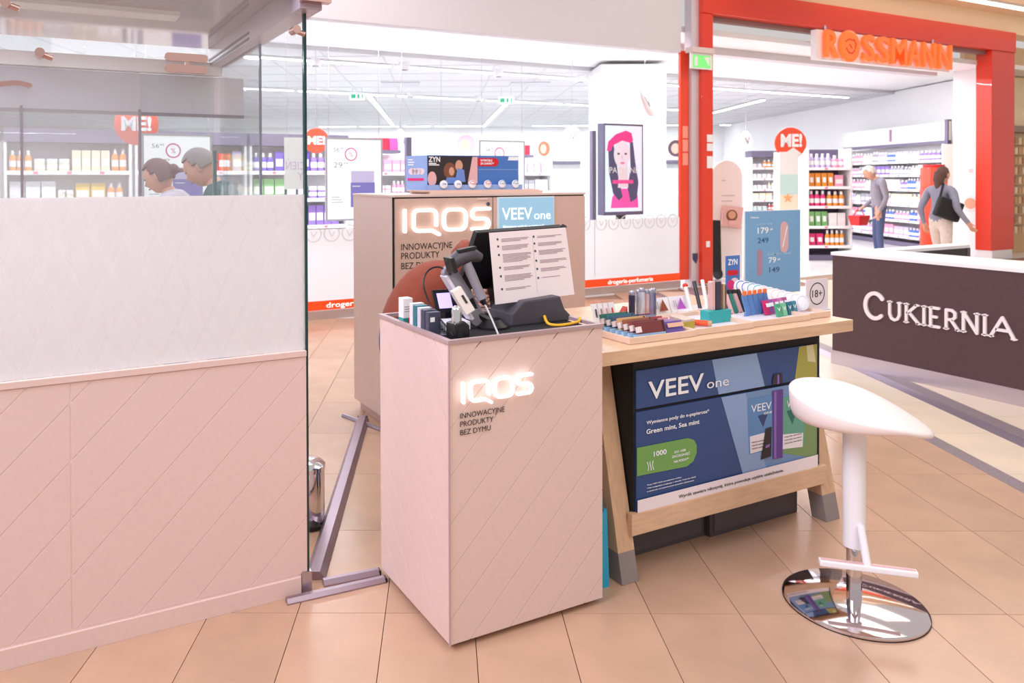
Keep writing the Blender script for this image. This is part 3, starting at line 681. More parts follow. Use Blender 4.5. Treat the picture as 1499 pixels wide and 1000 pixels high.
MB().tube([h0-dH*.006,h0+dH*.03,h0+dH*.085,h1], [.017,.0175,.016,.019], 12).build('handle', MGREY, sc, smooth=True)
hc = hit(684,380,y=2.30)
MB().tube([hc+Vector((-.062,.0,-.012)),hc+Vector((-.035,0,.006)),hc+Vector((.02,0,.016)),hc+Vector((.052,0,.004))], [.024,.028,.026,.016], 12).build('head', DGREY, sc, smooth=True)
MB().obox(hc+Vector((-.066,-.002,-.014)), (1,0,.3), Y_, (-.3,0,1), .007, .028, .026).build('window_bezel', BLACK, sc, bevel=.003)
MB().obox(hc+Vector((-.01,-.012,.036)), (1,0,.15), Y_, (-.15,0,1), .035, .010, .006).build('top_cover', BLACK, sc, bevel=.003)
MB().cyl(h1, h1+dH*.02, .012, .008).build('cable_boot', BLACK, sc)
# small customer display with lilac screens
td_ = thing('card_terminal', 'small black display with lilac lit screen on the front counter', 'display', (1.26,2.40,WT))
s0, s1 = hit(641,426,y=2.40), hit(694,452,y=2.36)
cT = (s0+s1)/2+Vector((0,.02,-.004)); ax_ = Vector((1,-.12,0)).normalized(); az_ = Vector((-.10,.28,1)).normalized(); ay_ = az_.cross(ax_).normalized()
MB().obox(cT, ax_, ay_, az_, .074, .008, .040).build('case', BLACK, td_, bevel=.003)
fr_ = -ay_ if ay_.y > 0 else ay_
for o_, w in ((-.036,.025),(.040,.024)): MB().obox(cT+ax_*o_+fr_*.0086, ax_, ay_, az_, w, .0006, .027).build('screen', mat('lilac_screen', (186,170,255), .3, emit=.9), td_)
MB().obox(cT+Vector((0,.02,-.055)), ax_, Y_, Z_, .03, .02, .03).build('foot', BLACK, td_)
wd_ = thing('card_reader', 'cream card reader with black slot leaning on the stand arm', 'card reader', hit(676,455,y=2.26))
c_ = hit(677,440,y=2.262); MB().obox(c_, dA, Y_, nA, .046, .010, .019).build('case', mat('cream_plastic', (226,212,200), .4), wd_, bevel=.003)
MB().obox(c_+Vector((.002,-.0105,.006)), dA, Y_, nA, .015, .0008, .004).build('slot', BLACK, wd_)
# charger dock with silver capsule
dk = thing('charger_dock', 'black dock on the counter corner holding a silver capsule', 'charger', (1.20,2.16,WT))
cp = hit(669,478,y=2.16)
MB().prism([(cp.x-.024,2.13,WT),(cp.x+.03,2.13,WT),(cp.x+.03,2.13,.985),(cp.x+.012,2.13,1.0),(cp.x-.024,2.13,.992)], (0,.06,0)).build('body', BLACK, dk, bevel=.004)
MB().lathe((cp.x-.004,2.156,.975), [(.0165,0),(.0165,.055),(.014,.066),(.007,.072)], 20).build('capsule', CHROME, dk, smooth=True)
MB().box(cp.x-.014,cp.x+.002,2.127,2.131,WT+.01,.972).build('front_recess', BLACKM, dk)
# white tray strip behind dock
tag(MB().obox((1.262,2.315,WT+.014), (1,-.15,0), (.15,1,0), Z_, .045, .04, .014).build('receipt_box', WHITE, bevel=.003), 'small white open receipt box on black worktop', 'box')
# upright packs along the left rim
pk = thing('tall_pack', 'white carton with teal and red foot standing on counter rim', 'pack', (1.148,2.47,WT))
MB().box(1.129,1.165,2.435,2.475,.967,1.035).build('carton', WHITE, pk, bevel=.001); MB().box(1.1285,1.1475,2.4345,2.4755,WT,.967).build('teal_foot', mat('teal_print', (52,150,150), .5), pk); MB().box(1.1475,1.1655,2.4345,2.4755,WT,.967).build('red_foot', RED2, pk)
for k in range(3): MB().box(1.133,1.152,2.4343,2.435,1.005-k*.008,1.007-k*.008).build('print_line', mat('print_grey', (120,110,116), .6), pk)
bc = [(226,222,226),(40,116,130),(206,206,214),(66,66,88),(70,72,92)]
for k in range(5):
    y = 2.385-k*.030
    b0 = thing('leaflet_box', 'slim upright %s leaflet box in row on counter rim' % ('white','teal','pale grey','slate','dark blue')[k], 'leaflet box', (1.15,y,WT), 0, 'leaflet boxes along the counter rim')
    MB().box(1.128,1.172,y-.026,y-.001,WT,1.028-.003*k).build('cover', mat('leaflet_%d' % k, bc[k], .5), b0, bevel=.001)
    MB().box(1.134,1.15,y-.0268,y-.0261,.985,1.0).build('print_patch', INKW if k > 2 else mat('print_slate', (96,96,112), .5), b0)
tag(MB().box(1.120,1.180,2.21,2.425,WT,WT+.004).build('leaflet_tray', DGREY), 'flat dark grey tray under the slim leaflet boxes', 'tray')
def cable(name, pts, r, m, label):
    # smooth a few points into a hanging line
    P = [Vector(p) for p in pts]; out = []
    for i in range(len(P)-1):
        p0, p1, p2, p3 = P[max(i-1,0)], P[i], P[i+1], P[min(i+2,len(P)-1)]
        for k in range(6):
            t = k/6; out.append(.5*((2*p1)+(p2-p0)*t+(2*p0-5*p1+4*p2-p3)*t*t+(3*p1-p0-3*p2+p3)*t**3))
    out.append(P[-1])
    return tag(MB().tube(out, r, 7).build(name, m, smooth=True), label, 'cable')
cable('cable', [hit(648,482,y=2.22),hit(632,452,y=2.30),hit(620,418,y=2.34),hit(626,397,y=2.36),hit(643,391,y=2.36),hit(660,402,y=2.33)], .0032, BLACK, 'black looping scanner cable on the left of front counter')
cable('cable', [h1+dH*.02,hit(713,452,y=2.23),hit(722,472,y=2.19),(1.31,2.10,WT+.004)], .0032, mat('grey_cable', (196,190,192), .5), 'pale grey scanner cable trailing to the counter edge')
cable('cable', [hit(797,463,y=2.24),hit(803,474,y=2.20),hit(822,476,y=2.17),hit(846,471,y=2.17),(1.69,2.18,.962)], .005, mat('yellow_cable', (240,176,30), .5), 'yellow network cable under the till monitor base')
cable('cable', [hit(640,462,y=2.25),hit(655,480,y=2.19),hit(664,492,y=2.13)], .0025, BLACK, 'thin black cable lying beside the charger dock')
tag(MB().box(1.60,1.688,2.44,2.59,WT+.0005,WT+.006).build('paper_pad', PAPER), 'white paper sheets lying at back right of counter', 'paper')
# ---------------------------------------------------------------- display table
OAK = mat('oak', (222,184,150), .30, noise=.14, nscale=7, stretch=(1.2,9,9), bump=.02)
OAKD = mat('oak_leg', (214,176,142), .45, noise=.14, nscale=7, stretch=(9,9,1.2))
FOOTG = mat('grey_foot', (142,130,128), .6)
tb = thing('display_table', 'oak display table with navy advertising panel and splayed legs', 'table', (2.42,2.5,0))
tx0, tx1, ty0, ty1, tz = 1.72, 3.062, 2.10, 2.90, .850
MB().box(tx0,tx1,ty0,ty1,tz-.048,tz).build('tabletop', OAK, tb, bevel=.002)
def leg(x0, x1, yb, yt):
    a = MB(); w = .072; z1 = tz-.048; zc = .105
    def sec(z): y = yb+(yt-yb)*z/z1; return y
    def seg(z0, z1_): return [(x0,sec(z0),z0),(x1,sec(z0),z0),(x1,sec(z0)+w,z0),(x0,sec(z0)+w,z0),(x0,sec(z1_),z1_),(x1,sec(z1_),z1_),(x1,sec(z1_)+w,z1_),(x0,sec(z1_)+w,z1_)]
    l = a.hexa(seg(zc,z1)).build('leg', OAKD, tb, bevel=.002); MB().hexa(seg(.0,zc)).build('foot_cap', FOOTG, l, bevel=.002)
for x0, x1 in ((1.842,1.918),(2.945,3.03)):
    leg(x0, x1, 2.135, 2.30); leg(x0, x1, 2.79, 2.62)
MB().box(1.90,2.96,2.150,2.176,.158,.236).build('front_rail', OAK, tb, bevel=.002)
MB().box(1.924,2.90,2.187,2.62,.235,tz-.048).build('cabinet_body', BLACKM, tb)
MB().box(1.922,2.94,2.168,2.186,.236,.79).build('panel_backing', BLACKM, tb)
def S(zx, zy): p = hit(870+.39*zx, 480+.39*zy, y=2.16); return (p.x, p.z)
NAVY = mat('ad_navy', (44,74,128), .35); STEELB = mat('ad_steel_blue', (138,166,208), .4); DEEP = mat('ad_deep_blue', (36,62,112), .35)
up = MB().box(1.929,2.916,2.160,2.168,.612,.751).build('ad_panel', NAVY, tb)
lo = MB().box(1.929,2.913,2.160,2.168,.236,.600).build('ad_panel', NAVY, tb)
zup = .612; zlo = .600
def adp(par, pts, k, m, z0, z1, name='print_patch'):
    poly = [S(*p) for p in pts]; poly = clip(poly,0,1,z1); poly = clip(poly,0,-1,-z0); poly = clip(poly,1,0,2.9125); poly = clip(poly,-1,0,-1.930)
    if len(poly) > 2: return MB().prism([(a,2.1598-.0006*k,b_) for a,b_ in poly], (0,.0006,0)).build(name, m, par)
adp(up, [(430,60),(600,60),(640,222),(476,300)], 1, STEELB, .6125, .7505); adp(up, [(775,20),(845,20),(845,250),(745,250)], 1, mat('ad_leaf', (168,164,78), .4), .6125, .7505)
adp(up, [(795,60),(820,60),(830,130),(800,125)], 2, mat('ad_ice', (214,206,160), .4), .6125, .7505)
adp(lo, [(470,240),(860,170),(860,520),(560,545)], 1, mat('ad_mist_blue', (112,144,188), .4), .2365, .5995); adp(lo, [(470,240),(560,220),(650,545),(560,560)], 2, STEELB, .2365, .5995)
adp(lo, [(700,470),(745,330),(840,300),(840,490)], 2, mat('ad_mint_leaf', (120,150,96), .4), .2365, .5995)
PKB = mat('ad_pack_blue', (92,138,190), .4); PKG = mat('ad_pack_green', (96,160,140), .4); WRN = mat('ad_warning', (236,228,232), .5)
adp(lo, [(572,268),(668,250),(668,455),(580,475)], 3, PKB, .2365, .5995); adp(lo, [(705,262),(788,246),(785,440),(705,455)], 3, PKG, .2365, .5995)
adp(lo, [(612,330),(650,318),(632,372)], 4, DEEP, .2365, .5995); adp(lo, [(720,312),(760,300),(742,362)], 4, mat('ad_dark_green', (36,104,92), .4), .2365, .5995)
adp(lo, [(582,408),(642,392),(642,455),(584,472)], 4, WRN, .2365, .5995); adp(lo, [(705,400),(782,393),(780,446),(705,455)], 4, WRN, .2365, .5995)
def adt(par, body, zx, zy, zxe, h, m, fat=.004, k=5):
    a = S(zx,zy); b_ = S(zxe,zy-(zxe-zx)*.13); text(par, body, (a[0],2.1596-.0006*k,a[1]), X_, Z_, h, m, width=b_[0]-a[0], depth=.0006, fat=fat)
adt(lo, 'VEEV', 586,318,662,.030, INKW, .0); adt(lo, 'one', 634,325,664,.013, INKW, .0); adt(lo, 'VE', 720,300,745,.030, INKW, .0)
for zy in (432,444,456): adt(lo, 'Wyrób zawiera', 588,zy,636,.004, INK)
for zy in (412,424,436): adt(lo, 'Wyrób zawiera', 710,zy,776,.004, INK)
PEN = mat('ad_pen_purple', (92,56,140), .35); PENL = mat('ad_pen_light', (140,100,180), .35)
adp(lo, [(666,236),(706,230),(704,486),(668,492)], 6, PEN, .2365, .5995); adp(lo, [(672,240),(680,239),(680,488),(672,489)], 7, PENL, .2365, .5995)
adp(up, [(666,200),(672,172),(702,168),(706,238),(668,246)], 6, mat('ad_pen_dark', (38,30,54), .35), .6125, .7505); adp(up, [(684,176),(690,175),(692,236),(684,238)], 7, PENL, .6125, .7505)
adp(lo, [(640,378),(662,370),(660,480),(622,494)], 8, mat('ad_pod_black', (26,24,34), .35), .2365, .5995); adp(lo, [(640,440),(656,434),(652,446),(638,450)], 9, PENL, .2365, .5995)
adp(lo, [(100,655),(156,647),(835,474),(835,540),(100,720)], 10, mat('ad_white_strip', (240,228,232), .45), .2365, .5995)
pts = [(100,462),(200,442),(350,413),(372,420),(383,440),(382,470),(370,500),(345,520),(200,548),(100,568)]
adp(lo, pts, 4, mat('ad_green_pill', (112,164,84), .45), .2365, .5995)
adt(up, 'VEEV', 200,268,408,.064, INKW, .012); adt(up, 'one', 420,228,502,.036, INKW, .0)
adt(lo, 'Wymienne pody do e-papierosa*', 193,362,428,.0125, INKW, .008); adt(lo, 'Green mint, Sea mint', 193,398,392,.0165, INKW, .014)
adt(lo, '1000', 220,482,268,.018, INKW, .016, 6)
for k, body in enumerate(('DO 1000','ZACIĄGNIĘĆ','NA PODA**')): adt(lo, body, (298,288,296)[k], 470+k*18, (340,356,352)[k], .0085, INKW, .01, 6)
ic = MB(); so = S(222,518)
for k in range(3): ic.stroke([(k*.012+.003*math.sin(i*.9+k), i*.0065) for i in range(6)], .003, (so[0]-.030,2.1562,so[1]-.012), X_, Z_, -Y_, .0006)
ic.build('wave_icon', INKW, lo)
for k, body in enumerate(('*Pody VEEV ONE sprzedawane osobno.','**Dla zaciągnięcia trwającego 1 sekundę. Może się różnić','w zależności od indywidualnych sposobów użytkowania.')): adt(lo, body, 195, 592+k*12, (325,378,372)[k], .0042, INKW)
a = S(312,637); b_ = S(705,540); text(lo, 'Wyrób zawiera nikotynę, która powoduje szybkie uzależnienie.', (a[0],2.1528,a[1]), X_, Z_, .0115, INK, width=b_[0]-a[0], depth=.0006)
# dark storage plinths under the table and the cyan bag
for x0, x1, y0 in ((2.0,2.40,2.285),(2.405,2.925,2.262)):
    st = thing('storage_plinth', 'low charcoal storage plinth under the %s of display table' % ('near half' if x0 < 2.2 else 'far half'), 'plinth', ((x0+x1)/2,2.5,0))
    MB().box(x0,x1,y0,2.60,.0,.150).build('body', mat('charcoal_board', (78,70,74), .6), st, bevel=.003); MB().box(x0+.02,x1-.02,y0-.004,y0,.02,.135).build('front_board', mat('charcoal_board2', (86,78,82), .6), st)
cb = thing('gift_bag', 'narrow cyan paper bag standing between counter and table', 'bag', (1.76,2.26,0))
MB().hexa([(1.716,2.155,0),(1.800,2.155,0),(1.800,2.30,0),(1.716,2.30,0),(1.714,2.17,.27),(1.802,2.17,.27),(1.802,2.285,.27),(1.714,2.285,.27)]).build('body', mat('cyan_paper', (34,160,196), .5), cb)
MB().tube([(1.735,2.171,.265),(1.742,2.165,.31),(1.778,2.165,.31),(1.785,2.171,.265)], .003).build('handle', mat('cyan_cord', (24,120,150), .6), cb)

# ---------------------------------------------------------------- goods on the table
TRAY = mat('pale_oak_tray', (232,200,176), .45, noise=.06, nscale=12, stretch=(1,6,6)); TRAYI = mat('tray_liner', (232,224,232), .4)
def tray(x0, x1, y0, y1, label):
    t = thing('wooden_tray', label, 'tray', ((x0+x1)/2,(y0+y1)/2,tz+.001), 0, 'wooden trays on the display table')
    r = MB(); z0, z1 = tz+.0013, tz+.024
    for b_ in ((x0,x1,y0,y0+.008),(x0,x1,y1-.008,y1),(x0,x0+.008,y0+.008,y1-.008),(x1-.008,x1,y0+.008,y1-.008)): r.box(*b_,z0,z1)
    r.build('rim', TRAY, t); MB().box(x0+.008,x1-.008,y0+.008,y1-.008,z0,z0+.008).build('bottom', TRAYI, t); return z0+.0082
TZ = tray(1.895,2.222,2.155,2.445, 'pale wooden tray holding two columns of slim stick packs')
tray(2.226,2.542,2.165,2.46, 'pale wooden tray with teal device dock and loose sticks')
tray(2.546,2.893,2.175,2.49, 'pale wooden tray crowded with devices, cans and colourful pouches')
tray(2.897,3.042,2.19,2.50, 'short pale wooden tray with a sheet and age sign')
def tilt(parent, name, c, w, d, h, lean, m, leanx=0.0):   # an upright slab leaning back, base centre c
    c = Vector(c); up_ = Vector((leanx,lean,1)).normalized(); ax = X_; dn = up_.cross(ax).normalized()
    return MB().obox(c+up_*h/2, ax, dn, up_, w/2, d/2, h/2).build(name, m, parent, bevel=min(w,d,h)*.12)
c1 = [(116,48,48),(128,62,60),(150,90,62),(206,164,110),(60,84,112),(48,104,120),(40,112,96)]
n1 = ['maroon','brick brown','copper','sand','slate blue','petrol','sea green']
for k, (cc, nm) in enumerate(zip(c1, n1)):
    y = 2.195+k*.033
    o_ = thing('stick_pack', 'slim %s stick pack standing in the tray beside front counter' % nm, 'pack', (2.03,y,TZ), 0, 'slim stick packs in the first tray')
    m_ = mat('pack_'+nm.replace(' ','_'), cc, .4); tilt(o_, 'carton', (2.035,y,TZ+.012), .135, .016, .046, .35, m_)
    tilt(o_, 'rack_step', (2.02,y-.008,TZ), .15, .010, .016, .1, mat('clear_blue_rack', (150,186,214), .2))
    tilt(o_, 'end_label', (1.974,y-.002,TZ+.020), .016, .018, .022, .35, mat('pack_label', (232,214,206), .5))
    tilt(o_, 'cap_band', (2.092,y-.002,TZ+.010), .006, .019, .046, .35, mat('pack_dark', (40,34,52), .5))
c2 = [('violet',(104,84,160)),('lilac',(170,140,190)),('rose',(196,130,140)),('crimson',(160,40,60)),('blue grey',(120,130,160)),('plum',(110,60,100))]
for k, (nm, cc) in enumerate(c2):
    y = 2.205+k*.034
    o_ = thing('stick_pack', 'short %s stick pack next to the slim packs' % nm, 'pack', (2.155,y,TZ), 0, 'short stick packs in the first tray')
    tilt(o_, 'carton', (2.158,y,TZ), .088, .016, .046, .45, mat('pack_'+nm.replace(' ','_'), cc, .4)); tilt(o_, 'top_patch', (2.158,y-.0092,TZ+.026), .08, .001, .016, .45, mat('patch_peach', (226,176,150), .5))
# small cards standing at the back left
for k, px in enumerate((874,882,890,898)):
    p = hit(px,460,y=2.56); o_ = thing('price_card', 'small white price card with dark device print behind slim packs', 'card', (p.x,2.56,tz+.001), 0, 'small cards at the back of the table')
    tilt(o_, 'card', (p.x,2.56,tz+.0015), .035, .002, .075, .3, WHITE); tilt(o_, 'print_device', (p.x,2.5585,tz+.02), .006, .002, .035, .3, mat('card_print_%d' % k, ((40,34,40),(150,120,110),(200,150,150),(190,60,50))[k], .5))
p = hit(905,460,y=2.52); tag(MB().prism([(p.x-.045,2.52,.872),(p.x+.03,2.52,.885),(p.x+.05,2.52,.91),(p.x+.05,2.52,.885),(p.x-.045,2.52,.852)], (0,.03,0)).build('red_card', mat('brick_card', (176,52,40), .5)), 'bent brick red card lying behind the stick packs', 'card')
# upright cylinder devices
for px, cc, nm in ((925,(62,58,86),'dark violet'),(935,(186,198,212),'silver blue'),(939.5,(212,216,226),'pale silver'),(946,(222,190,192),'rose'),(952,(150,146,180),'lilac grey'),(956,(112,116,150),'steel violet')):
    p = hit(px,459,y=2.52+.01*(px%3)); o_ = thing('tobacco_heater', 'upright %s metal tobacco heater on the display table' % nm, 'device', (p.x,p.y,tz+.001))
    hgt = .125 if px != 939.5 else .135
    MB().lathe((p.x,p.y,tz+.0015), [(.0125,0),(.0135,.004),(.0135,hgt-.02)], 16).build('body', mat('heater_'+nm.replace(' ','_'), cc, .3, .5), o_, smooth=True)
    MB().lathe((p.x,p.y,tz+.0015+hgt-.02), [(.0125,0),(.0125,.012),(.010,.017),(.004,.018)], 16).build('cap', mat('heater_cap', (170,168,184), .25, .7), o_, smooth=True)
for k, (px, cc, nm) in enumerate(((970,(150,76,52),'copper'),(996,(176,84,190),'violet'))):
    p = hit(px,452,y=2.56); o_ = thing('tent_card', 'white product card with %s triangle on the table' % nm, 'card', (p.x,2.56,tz+.001))
    tilt(o_, 'card', (p.x,2.56,tz+.0015), .11, .002, .075, .35, WHITE); w = .022
    MB().prism([(p.x-w,2.553,tz+.02),(p.x+w+.004,2.553,tz+.02),(p.x+.004,2.567,tz+.068)], (0,-.002,0)).build('print_triangle', mat('tri_'+nm, cc, .5), o_)
    for q in (-.036,-.026): tilt(o_, 'print_line', (p.x+q,2.556,tz+.03), .005, .001, .03, .35, mat('card_grey', (180,170,176), .5))
for (pt, pb_, cc, nm, tip) in (((1003,418),(1013,452),(236,226,224),'white',(222,50,40)),((1016,412),(1026,447),(40,34,40),'black',None),((1028,410),(1036,444),(238,234,228),'ivory',None)):
    a = hit(*pt,y=2.58); b_ = hit(*pb_,y=2.52); b_.z = tz+.005; o_ = thing('vape_stick', 'thin %s vape stick leaning on its holder%s' % (nm, ' with red tip' if tip else ''), 'device', b_)
    MB().tube([b_,a], .0085, 12).build('tube', mat('stick_'+nm, cc, .35), o_, smooth=True)
    if tip: MB().ball(a, .012, .012, .011).build('tip', mat('tip_red', tip, .4), o_, smooth=True)
tag(MB().box(hit(1003,450,y=2.53).x-.02,hit(1036,450,y=2.53).x+.02,2.50,2.60,tz+.0012,tz+.020).build('stick_holder', mat('white_acrylic', (236,226,230), .3), bevel=.003), 'low white holder with three vape sticks leaning in it', 'holder')
# loose flat packs and stick in the second tray
o_ = thing('flat_pack', 'flat mustard pack lying in the tray by the teal dock', 'pack', (2.26,2.27,TZ)); MB().obox((2.262,2.27,TZ+.018), (.9,.1,0), (-.1,.9,.1), Z_, .035, .04, .015).build('carton', mat('mustard', (176,158,50), .45), o_, bevel=.002); MB().obox((2.262,2.27,TZ+.0375), (.9,.1,0), (-.1,.9,.1), Z_, .034, .039, .004).build('lid', mat('silver_lid', (214,196,186), .3, .3), o_)
o_ = thing('orange_stick', 'rounded orange device lying in the tray by the teal dock', 'device', (2.35,2.25,TZ)); MB().tube([(2.31,2.30,TZ+.014),(2.365,2.235,TZ+.014)], .012, 12).build('tube', mat('stick_orange', (232,84,40), .4), o_, smooth=True); MB().tube([(2.365,2.235,TZ+.014),(2.375,2.224,TZ+.014)], .011, 12).build('cap', mat('heater_gold', (206,170,130), .3, .6), o_, smooth=True)
tk = thing('teal_dock', 'teal box dock with upright rose and dark devices', 'dock', (2.50,2.33,TZ))
q0, q1 = hit(1019,470,z=TZ), hit(1057,468,z=TZ); cxq = (q0.x+q1.x)/2; yq = 2.30
MB().box(cxq-.062,cxq+.062,yq-.025,yq+.025,TZ,TZ+.05).build('box', mat('teal_board', (44,164,164), .5), tk, bevel=.002)
for dx, w, cc, nm, hh in ((-.024,.018,(232,190,186),'rose',.118),(.004,.030,(72,62,80),'slate',.116),(.036,.010,(200,170,140),'gold',.105),(.047,.006,(120,100,96),'bronze',.10)):
    MB().box(cxq+dx-w/2,cxq+dx+w/2,yq-.012,yq+.012,TZ+.05,TZ+.05+hh).build('device', mat('dock_'+nm, cc, .3, .3), tk, bevel=.003)
# leaning slim devices
for k, (cc, nm) in enumerate((((58,48,92),'purple'),((236,180,178),'pink'),((36,124,106),'green'),((206,160,160),'rosy'),((32,30,36),'black'))):
    b_ = hit(1065+k*6.6,460-k*.9,z=TZ+.002); a = hit(1054+k*6.4,426-k*.4,y=b_.y+.05)
    o_ = thing('slim_heater', 'slim %s device leaning in a row beside the teal dock' % nm, 'device', b_, 0, 'slim devices leaning in the third tray')
    d = (a-b_).normalized(); s_ = d.cross(Y_).normalized()
    MB().obox((a+b_)/2, s_, d.cross(s_), d, .009, .006, (a-b_).length/2).build('body', mat('slim_'+nm, cc, .35), o_, bevel=.003); MB().obox(a-d*.008, s_, d.cross(s_), d, .0095, .0065, .010).build('mouthpiece', BLACK, o_, bevel=.002)
# row of pouch cans on edge
r0, r1 = hit(1083,420,z=.912), hit(1172,443,z=.899)
ringc = [(60,110,190),(60,110,190),(80,170,200),(90,200,210),(226,206,200),(226,206,200),(236,214,206),(236,214,206),(230,222,222),(230,222,222),(206,214,226)]
for k in range(11):
    c = r0.lerp(r1, k/10); ax = Vector((-.35,-1,.25)).normalized()
    o_ = thing('pouch_can', 'white pouch can with %s rim in the row on crowded tray' % ('blue' if k < 2 else 'turquoise' if k < 4 else 'rosy' if k < 8 else 'pale'), 'can', (c.x,c.y,TZ), 0, 'pouch cans in a row on the table')
    MB().lathe(c, [(.030,0),(.033,.002),(.033,.015),(.030,.017)], 24, axis=ax).build('tin', WHITE, o_, smooth=True)
    rg = MB(); sx = ax.cross(Z_).normalized(); sz = sx.cross(ax).normalized()
    rg.stroke([(.027*math.cos(a_*PI/10),.027*math.sin(a_*PI/10)) for a_ in range(20)], .004, c+ax*.0171, sx, sz, ax, .0006, closed=True); rg.build('rim_ring', mat('ring_%d' % ringc[k][0], ringc[k], .5), o_)
    MB().tube([c-Z_*.032, Vector((c.x,c.y,TZ))], .012, 8).build('rack_post', mat('clear_rack', (220,214,226), .2), o_)
for k in range(5):
    b_ = hit(1094+k*7.4,463-k*1.2,z=TZ); o_ = thing('blue_sleeve', 'wavy blue sleeve with orange tab standing in the crowded tray', 'sleeve', b_, 0, 'blue sleeves in the third tray')
    pts = [(0,0),(.006,.02),(-.002,.045),(-.012,.07),(-.016,.09)]; m = MB()
    for (a0_, h0_), (a1_, h1_) in zip(pts, pts[1:]): m.hexa([b_+Vector((a0_-.012,0,h0_)),b_+Vector((a0_+.012,0,h0_)),b_+Vector((a0_+.012,.008,h0_)),b_+Vector((a0_-.012,.008,h0_)),b_+Vector((a1_-.012,0,h1_)),b_+Vector((a1_+.012,0,h1_)),b_+Vector((a1_+.012,.008,h1_)),b_+Vector((a1_-.012,.008,h1_))])
    m.build('sleeve', mat('sleeve_blue', (92,136,196), .4), o_); MB().box(b_.x-.026,b_.x-.006,b_.y-.002,b_.y+.006,b_.z+.088,b_.z+.108).build('tab', mat('tab_orange', (236,120,60), .5), o_, bevel=.003)
for k, (px, cc, nm) in enumerate(((1128,(206,40,110),'magenta'),(1131,(150,90,170),'purple'),(1137,(196,90,160),'pink'),(1142,(206,120,180),'orchid'),(1147,(180,80,140),'mauve'))):
    b_ = hit(px+(k-2)*2.0,461-k*1.3,z=TZ+.002); o_ = thing('pouch_packet', 'small %s pouch packet standing among the blue sleeves and cans' % nm, 'packet', b_); tilt(o_, 'foil', b_, .034, .008, .062, .3, mat('foil_'+nm, cc, .35)); tilt(o_, 'label_patch', b_+Vector((0,-.004,.034)), .022, .002, .016, .3, INKW)
for k, (px, cc, nm) in enumerate(((1139,(72,160,120),'green'),(1147,(120,190,150),'mint'),(1155,(40,110,130),'petrol'),(1162,(60,130,150),'sea blue'))):
    b_ = hit(px+2,464-k*1.6,z=TZ); o_ = thing('pod_pack', 'small %s pod pack at the front of crowded tray' % nm, 'pack', b_); tilt(o_, 'carton', b_, .026, .012, .055, .25, mat('pod_'+nm.replace(' ','_'), cc, .4))
    text(o_, 'V', b_+Vector((-.009,.0,.024)), X_, (0,.25,1), .016, INKW, width=.018)
# age sign
ag = thing('age_sign', 'white 18+ sign standing on right end of the table', 'sign', (3.08,2.30,tz))
p, q = hit(1180,457,y=2.31), hit(1212,461,y=2.31); pt_ = hit(1181,410,y=2.31)
MB().box(p.x,q.x,2.31,2.314,tz+.0015,pt_.z).build('panel', mat('age_white', (234,222,228), .5), ag); cc_ = Vector(((p.x+q.x)/2,2.3098,(p.z+pt_.z)/2+.006)); rg = MB()
rg.stroke([(.048*math.cos(i*PI/14),.048*math.sin(i*PI/14)) for i in range(28)], .0045, cc_, X_, Z_, -Y_, .0006, closed=True); rg.build('ring', INK, ag)
text(ag, '18+', cc_+Vector((0,0,-.015)), X_, Z_, .032, INK, width=.066, align='C'); MB().box(p.x-.004,q.x+.006,2.30,2.33,tz+.0012,tz+.006).build('foot', mat('clear_rack', (220,214,226), .2), ag)
# blue price poster and pouch standee at the back of the table
bp_ = thing('price_poster', 'blue price poster with two pink devices standing on the table', 'poster', (3.35,2.74,tz))
py = 2.74; a, b_ = hit(1091,310,y=py), hit(1171,313,y=py); PBL = mat('poster_blue', (124,172,212), .45)
MB().box(a.x-.006,b_.x+.006,py+.001,py+.006,tz+.0015,a.z+.004).build('frame', WHITE, bp_); MB().box(a.x,b_.x,py-.001,py+.001,tz+.006,a.z).build('sheet', PBL, bp_)
def pp(px, py_): return hit(px,py_,y=py-.0012)
for body, p0, pe, h, m in (('Oferta',(1099,320),(1111,321),.009,INKW),('ILUMA i ONE',(1108,330),(1131,332),.010,mat('poster_pale',(178,206,226),.5)),('179',(1109,342),(1125,343),.030,INKW),('zł',(1127,337),(1131,337),.011,INKW),('249',(1109,356),(1125,357),.026,mat('poster_navy',(70,100,136),.5)),('ILUMA i ONE',(1124,374),(1158,377),.010,mat('poster_pale',(178,206,226),.5)),('79',(1125,385),(1136,386),.028,INKW),('zł',(1138,381),(1142,381),.011,INKW),('149',(1126,399),(1141,400),.026,mat('poster_navy',(70,100,136),.5))):
    p = pp(*p0); q = pp(*pe); text(bp_, body, p, X_, Z_, h, m, width=q.x-p.x, depth=.0006, fat=.01)
DP = mat('poster_device_pink', (226,178,182), .4)
p = pp(1141,366); q = pp(1155,328); MB().stroke([(0,0),(0,q.z-p.z-.03)], .060, ((p.x+q.x)/2,py-.0012,p.z+.015), X_, Z_, -Y_, .0008).build('print_device', DP, bp_); MB().stroke([(-.012,0),(.02,q.z-p.z-.03)], .006, ((p.x+q.x)/2,py-.0022,p.z+.015), X_, Z_, -Y_, .0006).build('print_device', INKW, bp_)
p = pp(1108,402); q = pp(1116,367); MB().stroke([(0,0),(0,q.z-p.z-.02)], .036, ((p.x+q.x)/2,py-.0012,p.z+.01), X_, Z_, -Y_, .0008).build('print_device', mat('poster_device_mauve', (176,140,158), .4), bp_)
zs_ = thing('pouch_standee', 'narrow blue pouch standee with red pill behind the sticks', 'standee', (3.05,2.76,tz)); a, b_ = hit(1063,375,y=2.77), hit(1083,376,y=2.77)
MB().box(a.x,b_.x,2.77,2.775,tz+.0015,a.z).build('card', BLU, zs_); text(zs_, 'ZYN', (a.x+.012,2.7695,a.z-.045), X_, Z_, .028, INKW, width=(b_.x-a.x)-.03, fat=.02)
